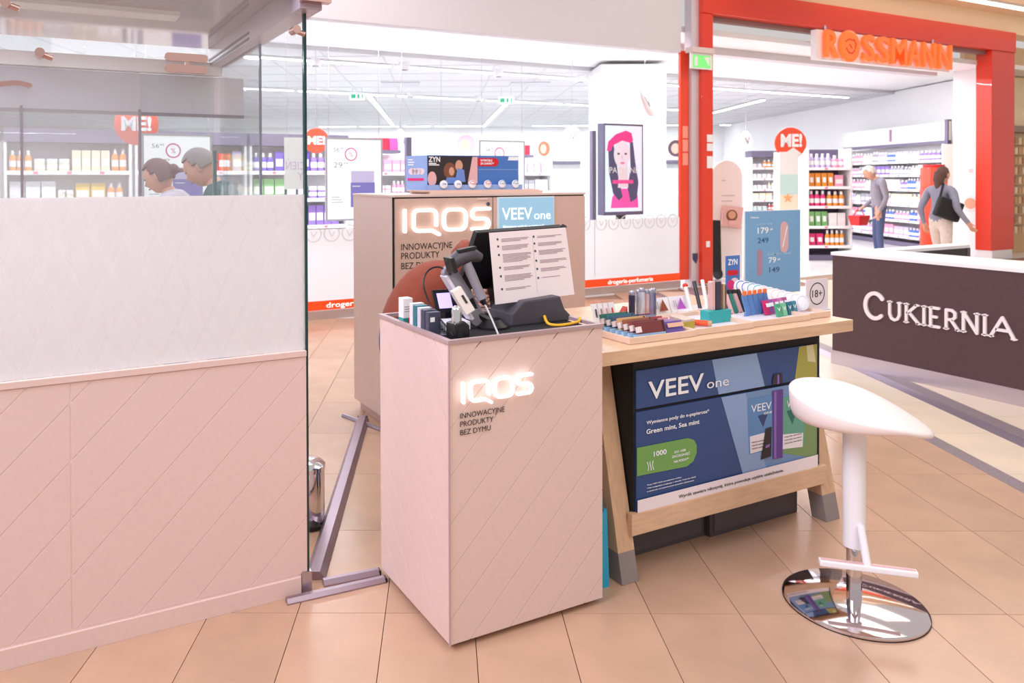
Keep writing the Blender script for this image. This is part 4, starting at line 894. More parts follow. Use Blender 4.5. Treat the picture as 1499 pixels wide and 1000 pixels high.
MB().stroke([(0,0),(b_.x-a.x-.045,0)], .026, (a.x+.02,2.7696,a.z-.085), X_, Z_, -Y_, .0008).build('red_pill', mat('pill_red', (206,26,44), .4), zs_); MB().lathe(((a.x+b_.x)/2+.01,2.77,a.z-.145), [(.034,0),(.034,.001)], 20, axis=(0,-1,0)).build('print_can', mat('print_can', (232,214,224), .5), zs_); MB().lathe(((a.x+b_.x)/2-.015,2.7698,a.z-.145), [(.025,0),(.025,.001)], 20, axis=(0,-1,0)).build('print_can', mat('print_magenta', (226,44,124), .5), zs_)
# ---------------------------------------------------------------- bar stool
SX, SY = 2.462, 1.683
RA, RB = Vector((.8903,-.4551,0)), Vector((.4551,.8903,0))
so_ = thing('bar_stool', 'white moulded bar stool on round chrome base with footrest', 'stool', (SX,SY,0))
c0 = Vector((SX,SY,0))
MB().lathe(c0, [(.212,0),(.222,.003),(.222,.009),(.214,.014),(.06,.020),(.030,.022)], 56).build('base', mat('polished_steel', (226,214,216), .07, 1.0), so_, smooth=True)
MB().lathe(c0+Z_*.0, [(.223,.0),(.2235,.003)], 56).build('base_gasket', BLACK, so_)
MB().cyl(c0+Z_*.02, c0+Z_*.26, .024, n=24).build('lift_pole', CHROME, so_, smooth=True)
MB().cyl(c0+Z_*.20, c0+Z_*.665, .0345, .036, n=28).build('column', WHITE, so_, smooth=True)
fa, fb = hit(1199,822,z=.165), hit(1343,840,z=.165); fd = (fb-fa).normalized(); fn = Vector((-fd.y,fd.x,0))
ft = MB().obox((fa+fb)/2, fd, fn, Z_, (fb-fa).length/2, .016, .009).build('footrest', WHITE, so_, bevel=.004)
MB().obox((fa+fb)/2+Z_*.010, fd, fn, Z_, (fb-fa).length/2-.006, .006, .002).build('grip_strip', mat('grip_rose', (216,176,176), .4), ft)
mid = (fa+fb)/2; MB().tube([c0+Z_*.245, c0.lerp(mid,.5)+Z_*(.10+.10), mid+Z_*.004], .013, 10).build('footrest_arm', WHITE, so_, smooth=True)
# seat: a shallow shell, high at the back, drawn out to a low front corner
st_ = MB(); NR, NA = 9, 48; vs = []; fs = []
def seat_r(ph):
    r = .196+.012*math.cos(2*ph)
    d = math.atan2(math.sin(ph+.42), math.cos(ph+.42)); return r+.030*math.exp(-(d/.55)**2)
def seat_z(a, b_, k): return .676-.15*a+.20*b_+.30*b_*b_+.10*a*a-.55*max(0,a)**2
for side in (0,1):
    for i in range(NR+1):
        t = i/NR
        for j in range(NA):
            ph = 2*PI*j/NA; r = seat_r(ph)*math.sin(t*PI/2)**.9; a = r*math.cos(ph); b_ = r*math.sin(ph)*.95
            z = seat_z(a,b_,0); dn = max(.018, z-.622)
            z += .012*(1-t**4) if side == 0 else -dn*(1-t**7)
            vs.append(c0+RA*a+RB*b_+Z_*z)
for side in (0,1):
    o_ = side*(NR+1)*NA
    for i in range(NR):
        for j in range(NA):
            f = [o_+i*NA+j, o_+i*NA+(j+1)%NA, o_+(i+1)*NA+(j+1)%NA, o_+(i+1)*NA+j]; fs.append(f if side == 0 else f[::-1])
st_.add(vs, fs); so = st_.build('seat', mat('white_shell', (240,226,222), .38), so_, smooth=True)
bm = bmesh.new(); bm.from_mesh(so.data); bmesh.ops.remove_doubles(bm, verts=bm.verts, dist=.0006); bmesh.ops.recalc_face_normals(bm, faces=bm.faces); bm.to_mesh(so.data); bm.free()
so.data.polygons.foreach_set('use_smooth', [True]*len(so.data.polygons)); so.data.set_sharp_from_angle(angle=math.radians(75))

# ---------------------------------------------------------------- pastry kiosk on the right
QX = 5.51
PLUM = mat('plum_board', (82,56,60), .55, noise=.08, nscale=30)
ck = thing('pastry_counter', 'long dark plum pastry counter with raised white serif letters', 'counter', (QX+.3,2.3,0))
MB().box(QX+.006,QX+.55,.2,3.955,.105,.845).build('front_body', PLUM, ck)
MB().box(QX-.004,QX+.02,.2,3.965,.845,.870).build('top_edge', WHITE, ck, bevel=.002); MB().box(QX+.02,QX+.55,.2,3.955,.845,.868).build('worktop', WHITE, ck)
MB().box(QX+.002,QX+.54,.2,3.965,.0,.105).build('plinth', mat('steel_plinth', (206,196,206), .3, .8), ck)
MB().box(QX+.55,7.08,3.80,3.955,.0,.845).build('end_body', mat('end_case_dark', (46,36,38), .5), ck); MB().box(QX+.02,7.085,3.80,3.965,.845,.870).build('end_top', WHITE, ck)
MB().box(7.04,7.085,3.795,3.96,.0,.845).build('end_post', mat('end_post_plum', (96,78,80), .5), ck)
# serif capitals: pen strokes with foot bars
GL = {'C':([[(.50+.46*math.cos(math.radians(d_)),.50+.50*math.sin(math.radians(d_))) for d_ in range(38,324,11)]],[]),
 'U':([[(.17,1),(.17,.32),(.28,.08),(.5,.0),(.70,.08),(.82,.32),(.82,1)]],[(.17,1),(.82,1)]),
 'K':([[(.17,0),(.17,1)],[(.80,1),(.22,.48)],[(.34,.55),(.92,0)]],[(.17,0),(.17,1),(.82,1),(.92,0)]),
 'I':([[(.5,0),(.5,1)]],[(.5,0),(.5,1)]),
 'E':([[(.85,.0),(.2,0),(.2,1),(.82,1)],[(.2,.52),(.65,.52)]],[(.2,0),(.2,1)]),
 'R':([[(.2,0),(.2,1),(.55,1),(.76,.88),(.76,.64),(.55,.5),(.22,.5)],[(.5,.5),(.95,0)]],[(.2,0),(.95,0)]),
 'N':([[(.17,0),(.17,1),(.85,0),(.85,1)]],[(.17,0),(.17,1),(.85,1)]),
 'A':([[(.05,0),(.5,1),(.95,0)],[(.24,.36),(.76,.36)]],[(.05,0),(.95,0)])}
def serif(par, ch, y0, w, z0, h):
    m = MB(); pen = .15*h
    for ln in GL[ch][0]: m.stroke([(a*w,b_*h) for a,b_ in ln], pen, (QX+.006,y0,z0), -Y_, Z_, -X_, .014)
    for a, b_ in GL[ch][1]: m.stroke([(a*w-.11*h,b_*h),(a*w+.11*h,b_*h)], pen*.55, (QX+.006,y0,z0), -Y_, Z_, -X_, .014)
    m.build('letter', mat('letter_white', (240,228,230), .4), par)
def ypx(px, py): return hit(px,py,x=QX).y
serif(ck, 'C', ypx(1266,446), ypx(1266,446)-ypx(1296,446), hit(1268,464,x=QX).z, .185)
lz = [(1299,1321),(1323,1347),(1350,1356),(1359,1378),(1381,1404),(1406,1435),(1438,1446),(1449,1487)]
for ch, (pa, pb_) in zip('UKIERNIA', lz):
    ya = ypx(pa,470); w = ya-ypx(pb_,476); serif(ck, ch, ya, w, .418, .128)
# cups inside the end case
for k, px in enumerate((1325,1342,1360,1378)):
    p = hit(px,372-k*1.2,y=3.78); o_ = thing('paper_cup', 'small white cup in dark end case of pastry counter', 'cup', (p.x,3.74,.74), 0, 'white cups at the end of the pastry counter')
    MB().lathe((p.x,3.74,.742), [(.024,0),(.034,.06),(.036,.062)], 16).build('cup', WHITE, o_, smooth=True)
sh2 = tag(MB().box(6.07,7.03,3.70,3.799,.728,.742).build('cup_shelf', mat('end_case_dark', (46,36,38), .5)), 'dark narrow shelf carrying white cups inside pastry counter', 'shelf')
# ---------------------------------------------------------------- shop goods
PROD = mat('product_print', (200,200,200), .4, objcol=True); CAPW = mat('product_cap', (240,240,244), .4); LBL = mat('product_label', (246,244,246), .5)
def pm(name, fn):
    m = MB(); fn(m); return m.mesh(name, [PROD,CAPW,LBL], smooth=True)
def _bottle(m):
    m.lathe((0,0,0), [(.46,0),(.5,.02),(.5,.62),(.42,.72),(.2,.78)], 12); m.cur = 1; m.lathe((0,0,.78), [(.24,0),(.24,.19),(.2,.22)], 10); m.cur = 2; m.lathe((0,0,.2), [(.51,0),(.51,.3)], 12)
def _box(m):
    m.box(-.5,.5,-.3,.3,0,1); m.cur = 2; m.box(-.42,.42,-.306,-.3,.25,.62)
def _jar(m):
    m.lathe((0,0,0), [(.44,0),(.5,.05),(.5,.62),(.46,.68)], 14); m.cur = 1; m.lathe((0,0,.68), [(.5,0),(.5,.28),(.46,.32)], 14); m.cur = 2; m.lathe((0,0,.2), [(.507,0),(.507,.3)], 14)
def _pouch(m):
    m.hexa([(-.42,-.25,0),(.42,-.25,0),(.42,.25,0),(-.42,.25,0),(-.5,-.03,1),(.5,-.03,1),(.5,.03,1),(-.5,.03,1)]); m.cur = 2; m.hexa([(-.26,-.235,.3),(.26,-.235,.3),(.26,-.2,.3),(-.26,-.2,.3),(-.28,-.145,.68),(.28,-.145,.68),(.28,-.11,.68),(-.28,-.11,.68)])
PM = {k: pm(k, f) for k, f in (('bottle',_bottle),('box',_box),('jar',_jar),('pouch',_pouch))}
NAMES = {'bottle':'cosmetic_bottle','box':'cosmetic_carton','jar':'cream_jar','pouch':'refill_pouch'}
CN = {'purple':(110,80,190),'violet':(150,120,200),'white':(240,238,240),'cream':(240,226,196),'yellow':(240,200,80),'orange':(240,150,50),'pink':(244,160,190),'magenta':(226,50,120),'red':(220,50,50),'blue':(80,120,200),'navy':(60,64,110),'teal':(90,180,180),'green':(130,190,120),'lilac':(200,186,226),'brown':(170,124,90),'grey':(170,168,180),'black':(50,46,56)}
SHELFW = mat('shelf_white', (242,240,242), .4); STRIPM = mat('price_strip', (250,248,250), .4); TICK = mat('price_ticket', (238,120,140), .5); SLATE = mat('slate_board', (112,104,128), .5); PALEB = mat('pale_back', (242,240,242), .5)
prod_rnd = random.Random(11)
def shelving(label, loc, rotz, W, zs, depth, pal, kinds, unit, hmax=.22, back=PALEB, header=None, skip=(), wmin=.055, wmax=.10):
    t = thing('shelf_unit', label, 'shelving', loc, rotz); R_ = Matrix.Translation(Vector(loc)) @ Matrix.Rotation(rotz,4,'Z'); top = zs[-1]+hmax+.06
    MB().box(0,W,depth-.03,depth,0,top).build('back_panel', back, t, local=True)
    for x in (0,W-.03): MB().box(x,x+.03,.0,depth-.03,0,top).build('upright', SHELFW, t, local=True)
    MB().box(.03,W-.03,.02,depth-.03,0,.09).build('base', SLATE, t, local=True)
    if header: MB().box(0,W,-.01,depth,top,top+.16).build('header', header, t, local=True)
    for k, z in enumerate(zs):
        s_ = MB().box(.03,W-.03,0,depth-.03,z-.025,z).build('shelf', SHELFW, t, local=True); MB().box(.03,W-.03,-.012,0,z-.045,z+.004).build('price_strip', STRIPM, s_, local=True)
        x = .30
        while x < W-.15: MB().box(x,x+.05,-.0135,-.0121,z-.036,z-.006).build('price_ticket', TICK, s_, local=True); x += .36
        if k in skip: continue
        lv = 'lowest' if k == 0 else 'top' if k == len(zs)-1 else 'middle'
        gap = (zs[k+1]-z-.06) if k < len(zs)-1 else hmax; x = .05
        while True:
            kd = prod_rnd.choice(kinds); cn = prod_rnd.choice(pal); w = prod_rnd.uniform(wmin,wmax)*(1.45 if kd in ('pouch','box') else 1.0); h = min(gap, hmax)*prod_rnd.uniform(.74,.98)
            if kd == 'jar': h *= .6; w *= 1.1
            n = prod_rnd.choice((2,3,3,4))
            stop = False
            for _ in range(n):
                if x+w > W-.05: stop = True; break
                o = bpy.data.objects.new(NAMES[kd], PM[kd]); COL.objects.link(o); o.matrix_world = R_ @ Matrix.Translation((x+w/2, w/2+.02, z+.0005)) @ Matrix.Diagonal((w*.94,w*.94,h,1))
                o.color = col(CN[cn]); tag(o, '%s %s on the %s shelf of %s' % (cn, NAMES[kd].replace('_',' '), lv, unit), NAMES[kd].split('_')[1], '%ss on %s' % (NAMES[kd].replace('_',' '), unit)); x += w+.004
            if stop: break
            x += .012
    return t
# row behind the window on the kiosk's side
for k, (pal, un) in enumerate(((['cream','yellow','brown','white'],'the cream window shelving'),(['cream','yellow','orange','white'],'the yellow window shelving'),(['white','red','cream','lilac'],'the pale window shelving'),(['purple','violet','navy','white','green'],'the purple window shelving'))):
    shelving('window shelving with mostly %s goods' % ('cream and brown','cream and yellow','white and red','purple')[k], (-1.75+k*1.42,10.2,0), 0, 1.38, [.45,.82,1.19,1.56], .34, pal, ['bottle','jar','box','box'], un, hmax=.28, header=SLATE, wmin=.07, wmax=.12)
shelving('low cosmetics shelving beside pink boxes', (4.35,10.7,0), 0, 1.3, [.45,.85,1.22,1.55], .42, ['cream','pink','white','lilac'], ['bottle','jar','box'], 'the pink box shelving', header=None)
shelving('accessory shelving behind the screen pillar', (6.9,11.9,0), 0, 1.7, [.45,.85,1.22,1.55], .42, ['pink','white','grey','black','lilac'], ['bottle','box','pouch'], 'the accessory shelving', header=None)
shelving('bright cosmetics shelving beside the red mullion', (9.35,11.6,0), 0, 1.25, [.4,.75,1.1,1.45,1.8], .42, ['white','pink','red','cream','grey'], ['bottle','box','jar'], 'the mullion shelving')
# units seen through the entrance, on the building's axes
gl = atd(1166,300,13.6); gl = bw((1166-CX)/FPX*13.6, 13.6)
shelving('white gondola with pouches and sprays facing the entrance', (gl.x,gl.y,0), -T0, .78, [.26,.60,.95,1.29,1.62], .45, ['yellow','magenta','pink','white','orange','lilac','green'], ['pouch','bottle','bottle','box'], 'the entrance gondola', hmax=.27, back=mat('dark_back', (96,84,110), .5), wmin=.07, wmax=.11)
gl = bw((1085-CX)/FPX*19.5, 19.5); shelving('far white shelving with orange and pink goods', (gl.x,gl.y,0), -T0, 1.35, [.35,.62,.89,1.16,1.43,1.70], .4, ['orange','pink','white','teal','red','cream'], ['box','bottle','jar'], 'the far orange shelving', hmax=.2, header=SLATE, wmin=.07, wmax=.12)
gl = bw(9.62, 18.9); RWS = shelving('long white wall shelving along the shop side wall', (gl.x,gl.y,0), -T0-PI/2, 3.9, [.22,.55,.88,1.20,1.50,1.78], .45, ['white','white','lilac','pink','blue','cream','grey','violet'], ['bottle','box','bottle'], 'the long wall shelving', hmax=.24, wmin=.08, wmax=.13)
# lit picture strip above the wall shelving
ps = thing('picture_strip', 'pale framed picture strip above the long wall shelving', 'picture', bw(9.75,17.0,2.10), -T0-PI/2)
MB().box(-1.95,1.95,.0,.06,.0,.06).build('lower_rail', SLATE, ps, local=True); MB().box(-1.95,1.95,.02,.06,.06,.42).build('board', WHITEM, ps, local=True); MB().box(1.86,1.95,-.01,.07,-.30,.46).build('end_post', SLATE, ps, local=True); MB().box(-.1,.1,.015,.02,.09,.38).build('print_patch', mat('print_beige', (232,206,206), .5), ps, local=True); MB().box(-.02,.06,.010,.015,.12,.38).build('print_patch', mat('print_plum', (140,110,140), .5), ps, local=True)
# magenta crates on shelf tops, dark posts
for x0, x1, y, z, nm in ((4.45,4.95,10.75,1.84,'the pink box shelving'),(7.55,8.25,12.0,1.84,'the accessory shelving')):
    t = thing('gift_box', 'hot pink gift crate on top of %s' % nm, 'crate', ((x0+x1)/2,y,z), 0); MB().box(x0,x1,y,y+.28,z,z+.05).build('lid_base', SLATE, t)
    n = int((x1-x0)/.16)
    for k in range(n): MB().box(x0+k*.16+.006,x0+k*.16+.15,y+.02,y+.26,z+.05,z+.23).build('crate_panel', mat('crate_%d' % (k%2), ((238,80,160),(222,24,64))[k%2], .45), t, bevel=.006)
for px, D, z1, nm in ((597.5,9.9,1.98,'blue pouch display'),(868,11.6,2.16,'large screen')):
    p = atd(px,262,D); tag(MB().box(p.x-.035,p.x+.035,p.y-.035,p.y+.035,0,z1).box(p.x-.12,p.x+.12,p.y-.12,p.y+.12,0,.02).build('slat_post', SLATE), 'dark slate display post standing behind the %s' % nm, 'post')
# framed price posters hung behind the window
def poster(px0, px1, py0, py1, y, label):
    a = hit(px0,py0,y=y); b_ = hit(px1,py1,y=y); a2 = hit(px0,py1,y=y)
    t = thing('window_poster', label, 'poster', ((a.x+b_.x)/2,y,a2.z)); x0, x1, z0, z1 = a.x, b_.x, a2.z, a.z; w = x1-x0; h = z1-z0
    fr = MB()
    for q in ((x0,x1,z0,z0+.02),(x0,x1,z1-.02,z1),(x0,x0+.02,z0+.02,z1-.02),(x1-.02,x1,z0+.02,z1-.02)): fr.box(q[0],q[1],y-.012,y+.012,q[2],q[3])
    fr.build('frame', mat('frame_grey', (186,182,190), .4, .4), t); MB().box(x0+.02,x1-.02,y-.004,y+.004,z0+.02,z1-.02).build('sheet', mat('glowing_white_sheet', (246,246,248), .6, emit=.30), t)  # sheet given a glow of its own so the paper reads white
    GI = mat('poster_grey_ink', (140,140,152), .6)
    text(t, '56', (x0+.14*w,y-.0042,z1-.17*h), X_, Z_, .05*h, GI, width=.10*w); text(t, '99', (x0+.25*w,y-.0042,z1-.145*h), X_, Z_, .025*h, GI, width=.06*w)
    text(t, '29', (x0+.14*w,y-.0042,z1-.36*h), X_, Z_, .065*h, GI, width=.15*w); text(t, '99', (x0+.31*w,y-.0042,z1-.325*h), X_, Z_, .03*h, GI, width=.08*w)
    rg = MB(); c = (x0+.44*w,y-.0042,z1-.2*h); rg.stroke([(.1*w*math.cos(i*PI/12),.1*w*math.sin(i*PI/12)) for i in range(24)], .02*w, c, X_, Z_, -Y_, .001, closed=True); rg.build('ring', mat('ring_pink', (226,90,150), .5), t)
    text(t, '%', (c[0],y-.0042,c[2]-.03*h), X_, Z_, .06*h, mat('ring_pink', (226,90,150), .5), align='C')
    MB().box(x0+.43*w,x0+.86*w,y-.0052,y-.0042,z0+.16*h,z0+.46*h).build('print_box', mat('print_indigo', (130,120,200), .5), t); MB().box(x0+.44*w,x0+.85*w,y-.0062,y-.0053,z0+.46*h,z0+.60*h).build('print_box', mat('print_lilac', (206,196,234), .5), t); MB().box(x0+.46*w,x0+.60*w,y-.0068,y-.0062,z0+.41*h,z0+.42*h).build('print_line', INKW, t)
    for k in range(3): MB().box(x0+.1*w,x0+(.3-.03*k)*w,y-.0052,y-.0042,z0+(.22+.03*k)*h,z0+(.228+.03*k)*h).build('print_line', GI, t)
    for x in (x0+.06*w,x1-.06*w): MB().cyl((x,y,z1),(x,y,3.42),.003,n=6).build('hanging_wire', STEEL, t)
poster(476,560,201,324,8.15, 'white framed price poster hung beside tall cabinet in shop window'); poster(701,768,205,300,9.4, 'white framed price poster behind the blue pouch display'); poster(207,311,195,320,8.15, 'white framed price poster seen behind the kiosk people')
# big portrait screen
sy = 8.32; a = hit(884,179,y=sy); b_ = hit(942,318,y=sy); a.z = 2.20; b_.z = .94
ds = thing('portrait_screen', 'large portrait advertising screen with woman in magenta cap', 'screen', ((a.x+b_.x)/2,sy,0))
MB().box(a.x,b_.x,sy,sy+.14,b_.z,a.z).build('housing', mat('screen_housing', (96,88,116), .4), ds, bevel=.008); w = b_.x-a.x; h = a.z-b_.z
fc_ = MB().box(a.x+.02,b_.x-.03,sy-.004,sy,b_.z+.05,a.z-.03).build('screen_face', mat('screen_pale', (206,222,240), .3, emit=.45), ds)
MB().box((a.x+b_.x)/2-.06,(a.x+b_.x)/2+.06,sy+.04,sy+.10,.02,b_.z).build('pole', BLACK, ds); MB().box((a.x+b_.x)/2-.3,(a.x+b_.x)/2+.3,sy-.12,sy+.26,0,.02).build('foot', BLACK, ds)
def sp_(pts, k, rgb, nm): MB().prism([(a.x+u*w,sy-.0042-.0012*k,b_.z+v*h) for u,v in pts], (0,.0012,0)).build('print_patch', mat('screen_'+nm, rgb, .3, emit=.35), fc_)
sp_([(.16,.08),(.86,.08),(.84,.22),(.66,.29),(.36,.29),(.20,.2)], 1, (238,70,160), 'magenta')
sp_([(.12,.46),(.10,.74),(.22,.80),(.30,.60),(.34,.44),(.46,.20),(.36,.16),(.22,.24)], 2, (60,60,96), 'hair'); sp_([(.64,.84),(.72,.80),(.78,.58),(.86,.36),(.82,.18),(.66,.14),(.58,.30),(.66,.50)], 2, (60,60,96), 'hair')
sp_([(.34,.30),(.60,.30),(.58,.56),(.36,.56)], 3, (214,198,206), 'neck'); sp_(oval(.44,.665,.205,.15,20), 4, (216,206,218), 'face')
sp_([(.06,.70),(.10,.80),(.28,.88),(.54,.925),(.68,.90),(.72,.82),(.66,.79),(.44,.815),(.22,.76),(.16,.70)], 5, (222,40,130), 'cap')
for u_ in (.35,.53): sp_(oval(u_,.67,.035,.012,8), 6, (70,60,80), 'eye')
sp_([(.43,.66),(.45,.66),(.47,.61),(.42,.61)], 6, (206,184,196), 'nose'); sp_(oval(.45,.57,.06,.013,10), 6, (206,120,146), 'mouth')
sp_([(.20,.345),(.72,.345),(.72,.385),(.20,.385)], 7, (226,60,140), 'bar'); text(ds, 'PANTENE', (a.x+.12*w,sy-.0145,b_.z+.46*h), X_, Z_, .065*h, INKW, width=.72*w)
# white sheet hung behind the window, its print facing into the shop
c0_, c1_ = hit(416,201,y=8.05), hit(449,277,y=8.05); ws_ = thing('hung_sheet', 'white sheet with mirrored pale lettering hung beside kiosk glass edge', 'poster', ((c0_.x+c1_.x)/2,8.05,c1_.z))
MB().box(c0_.x,c1_.x,8.05,8.053,c1_.z,c0_.z).build('sheet', WHITEM, ws_); ML = mat('pale_mauve_ink', (206,176,214), .5); hs_ = c0_.z-c1_.z
text(ws_, 'CIEŃ', (c1_.x-.012,8.0485,c1_.z+.38*hs_), -X_, Z_, .085, ML, width=(c1_.x-c0_.x)*.88); text(ws_, 'Y', (c1_.x-.03,8.0485,c1_.z+.18*hs_), -X_, Z_, .085, ML)
for x in (c0_.x+.03,c1_.x-.03): MB().cyl((x,8.0515,c0_.z),(x,8.0515,3.42),.002,n=6).build('hanging_wire', STEEL, ws_)
# hanging round signs
def disc(px, py, r, D, label, m1, wobble=(0,-1,.25), word=None):
    p = atd(px,py,D); t = thing('hanging_disc', label, 'sign', p); ax = Vector(wobble).normalized()
    MB().lathe(p-ax*.015, [(r*.97,0),(r,.006),(r,.024),(r*.97,.03)], 28, axis=ax).build('disc', m1, t, smooth=True); sx = Z_.cross(ax).normalized(); sz = ax.cross(sx).normalized()
    if word: text(t, word, p+ax*.016-sz*r*.28, sx, sz, r*.62, INKW, width=r*1.35, align='C', depth=.004, fat=.04)
    else: MB().stroke([(-.35*r,.25*r),(.05*r,-.30*r),(.12*r,-.05*r),(.4*r,.35*r)], .10*r, p+ax*.0155, sx, sz, ax, .004).build('leaf_print', mat('leaf_grey', (130,122,140), .5), t)
    MB().cyl(p+sz*r*.97, Vector((p.x,p.y,3.36 if p.y > 11 else 3.42)), .004, n=6).build('hanging_wire', STEEL, t); return t
DW = mat('disc_white', (240,238,240), .5); DR = mat('disc_red', (240,84,52), .45)
disc(947,149,.24,11.6,'large tilted white disc hung by the white pillar', DW, (.5,-1,.35)); disc(838,199,.17,13.0,'white hanging disc with leaf print behind tall cabinet', DW, (0,-1,.1)); disc(589,206,.17,11.2,'white tilted disc above the hot pink crate', DW, (.75,-.7,.2)); disc(1093,206,.165,13.2,'white hanging disc beside the red round sign', DW, (.2,-1,.1))
disc(463,206,.16,9.9,'red round sign hung at the kiosk glass edge', DR, (-.3,-1,0), 'ME!'); disc(200,182,.24,8.9,'red round sign above the pale window shelving', DR, (-.2,-1,0), 'ME!')
# promotion totem with red round head inside the entrance
c = atd(1155,262,12.4); tt = thing('promo_totem', 'beach print totem with red round head inside the entrance', 'totem', (c.x,c.y,0), -T0)
MB().box(-.15,.15,0,.22,0,1.86).build('column', mat('totem_sand', (240,228,206), .5), tt, local=True); MB().box(-.149,.149,-.003,0,1.18,1.50).build('print_patch', mat('totem_teal', (196,226,222), .5), tt, local=True); MB().box(-.15,.15,-.003,0,1.50,1.86).build('print_patch', WHITEM, tt, local=True)
stp = []
for i in range(10): rr = .085 if i%2 == 0 else .035; stp.append((-.02+rr*math.sin(i*PI/5),-.004,1.12+rr*math.cos(i*PI/5)))
MB().prism(stp, (0,-.003,0)).build('print_starfish', mat('starfish_orange', (240,176,120), .5), tt, local=True)
MB().lathe((.04,.05,2.0), [(.25,0),(.255,.01),(.25,.02)], 32, axis=(0,-1,0)).build('round_head', DR, tt, local=True); MB().prism([(-.12,.028,1.80),(.26,.028,1.80),(.08,.028,1.93)], (0,-.003,0)).build('print_patch', WHITEM, tt, local=True)
h_ = text_mb('ME!', (-.12,.0279,1.95), X_, Z_, .19, width=.34, depth=.004, fat=.04); h_.build('lettering', INKW, tt, local=True)
# arch boards
def arch_pts(w, h, n=14): return [(-w/2,0),(w/2,0)]+[(w/2*math.cos(PI*i/n), h-w/2+w/2*math.sin(PI*i/n)) for i in range(n+1)]
c = atd(1064,262,11.3); ab = thing('arch_board', 'tall blush arch board with portrait photo inside the entrance', 'display board', (c.x,c.y,0), -T0+.12); ARB = mat('arch_blush', (238,222,220), .5)
MB().prism([(x,0,z) for x,z in arch_pts(.47,1.70)], (0,.06,0)).build('board', ARB, ab, local=True); MB().obox((.06,-.03,.88), (1,0,-.12), Y_, (.12,0,1), .15, .02, .15).build('photo_panel', mat('photo_pink', (226,176,172), .5), ab, local=True)
MB().lathe((.05,-.052,.90), [(.085,0),(.085,.003)], 20, axis=(0,-1,0)).build('print_hair', HRP, ab, local=True); MB().lathe((.05,-.056,.91), [(.058,0),(.058,.003)], 20, axis=(0,-1,0)).build('print_face', SKP, ab, local=True); MB().box(.0,.10,-.058,-.055,.76,.83).build('print_patch', PKP, ab, local=True)
for z, w in ((1.40,.06),(1.18,.2),(1.10,.16)): MB().box(-.08,-.08+w,-.003,0,z,z+.02).build('print_line', mat('print_taupe', (206,190,190), .5), ab, local=True)
ab2 = thing('arch_poster', 'white arch poster with round biscuit photo on shop wall', 'poster', (15.29,8.22,.2)); y_ = hit(1421,300,x=15.29).y
MB().prism([(15.298,y_-x,z+.12) for x,z in arch_pts(.34,1.46)], (-.008,0,0)).build('board', mat('arch_white', (242,236,236), .5), ab2); MB().lathe((15.288,y_,.95), [(.15,0),(.15,.004)], 24, axis=(-1,0,0)).build('print_plate', mat('print_plate', (234,222,220), .5), ab2); MB().lathe((15.283,y_,.96), [(.10,0),(.10,.004)], 20, axis=(-1,0,0)).build('print_biscuit', mat('print_biscuit', (216,160,130), .5), ab2); MB().box(15.286,15.29,y_-.04,y_+.04,1.52,1.60).build('print_patch', mat('print_taupe', (206,190,190), .5), ab2)
yq = hit(1435,232,x=15.29).y; fx = thing('fire_sign', 'small red and white fire sign on shop side wall', 'sign', (15.29,yq,1.75)); MB().box(15.284,15.299,yq-.05,yq+.05,1.62,1.80).build('lower_plate', RED2, fx); MB().box(15.284,15.299,yq-.05,yq+.05,1.81,1.99).build('upper_plate', mat('fire_pale', (240,150,140), .5), fx); MB().box(15.280,15.284,yq-.025,yq+.025,1.66,1.76).build('pictogram', WHITE, fx)
# red promotion column by the wall shelving
c = atd(1367,262,13.9); rc = thing('promo_column', 'red rounded promotion column standing before the wall shelving', 'column', (c.x,c.y,0)); MB().lathe((c.x,c.y,0), [(.21,0),(.21,1.60),(.20,1.62)], 24).build('drum', mat('promo_red', (240,70,40), .35), rc, smooth=True); MB().lathe((c.x,c.y,0), [(.214,.0),(.214,.06)], 24).build('foot_ring', WHITE, rc); MB().lathe((c.x,c.y,1.62), [(.17,0),(.17,.05)], 24).build('top_disc', RED2, rc)
# black shopping trolley half hidden by the red portal
c = atd(1040,262,11.0); tr_ = thing('shopping_trolley', 'black wheeled shopping trolley beside the red portal', 'trolley', (c.x,c.y,0)); MB().hexa([(c.x-.12,c.y-.1,.12),(c.x+.12,c.y-.1,.12),(c.x+.12,c.y+.1,.12),(c.x-.12,c.y+.1,.12),(c.x-.10,c.y-.1,.85),(c.x+.10,c.y-.1,.85),(c.x+.10,c.y+.1,.85),(c.x-.10,c.y+.1,.85)]).build('bag', BLACKM, tr_, bevel=.02); MB().tube([(c.x-.08,c.y+.1,.8),(c.x-.08,c.y+.12,1.05),(c.x,c.y+.12,1.10),(c.x+.08,c.y+.12,1.05),(c.x+.08,c.y+.1,.8)], .012).build('handle', BLACK, tr_, smooth=True)
for s_ in (-1,1): MB().cyl((c.x+s_*.13,c.y,.08),(c.x+s_*.16,c.y,.08),.08).build('wheel', BLACK, tr_)
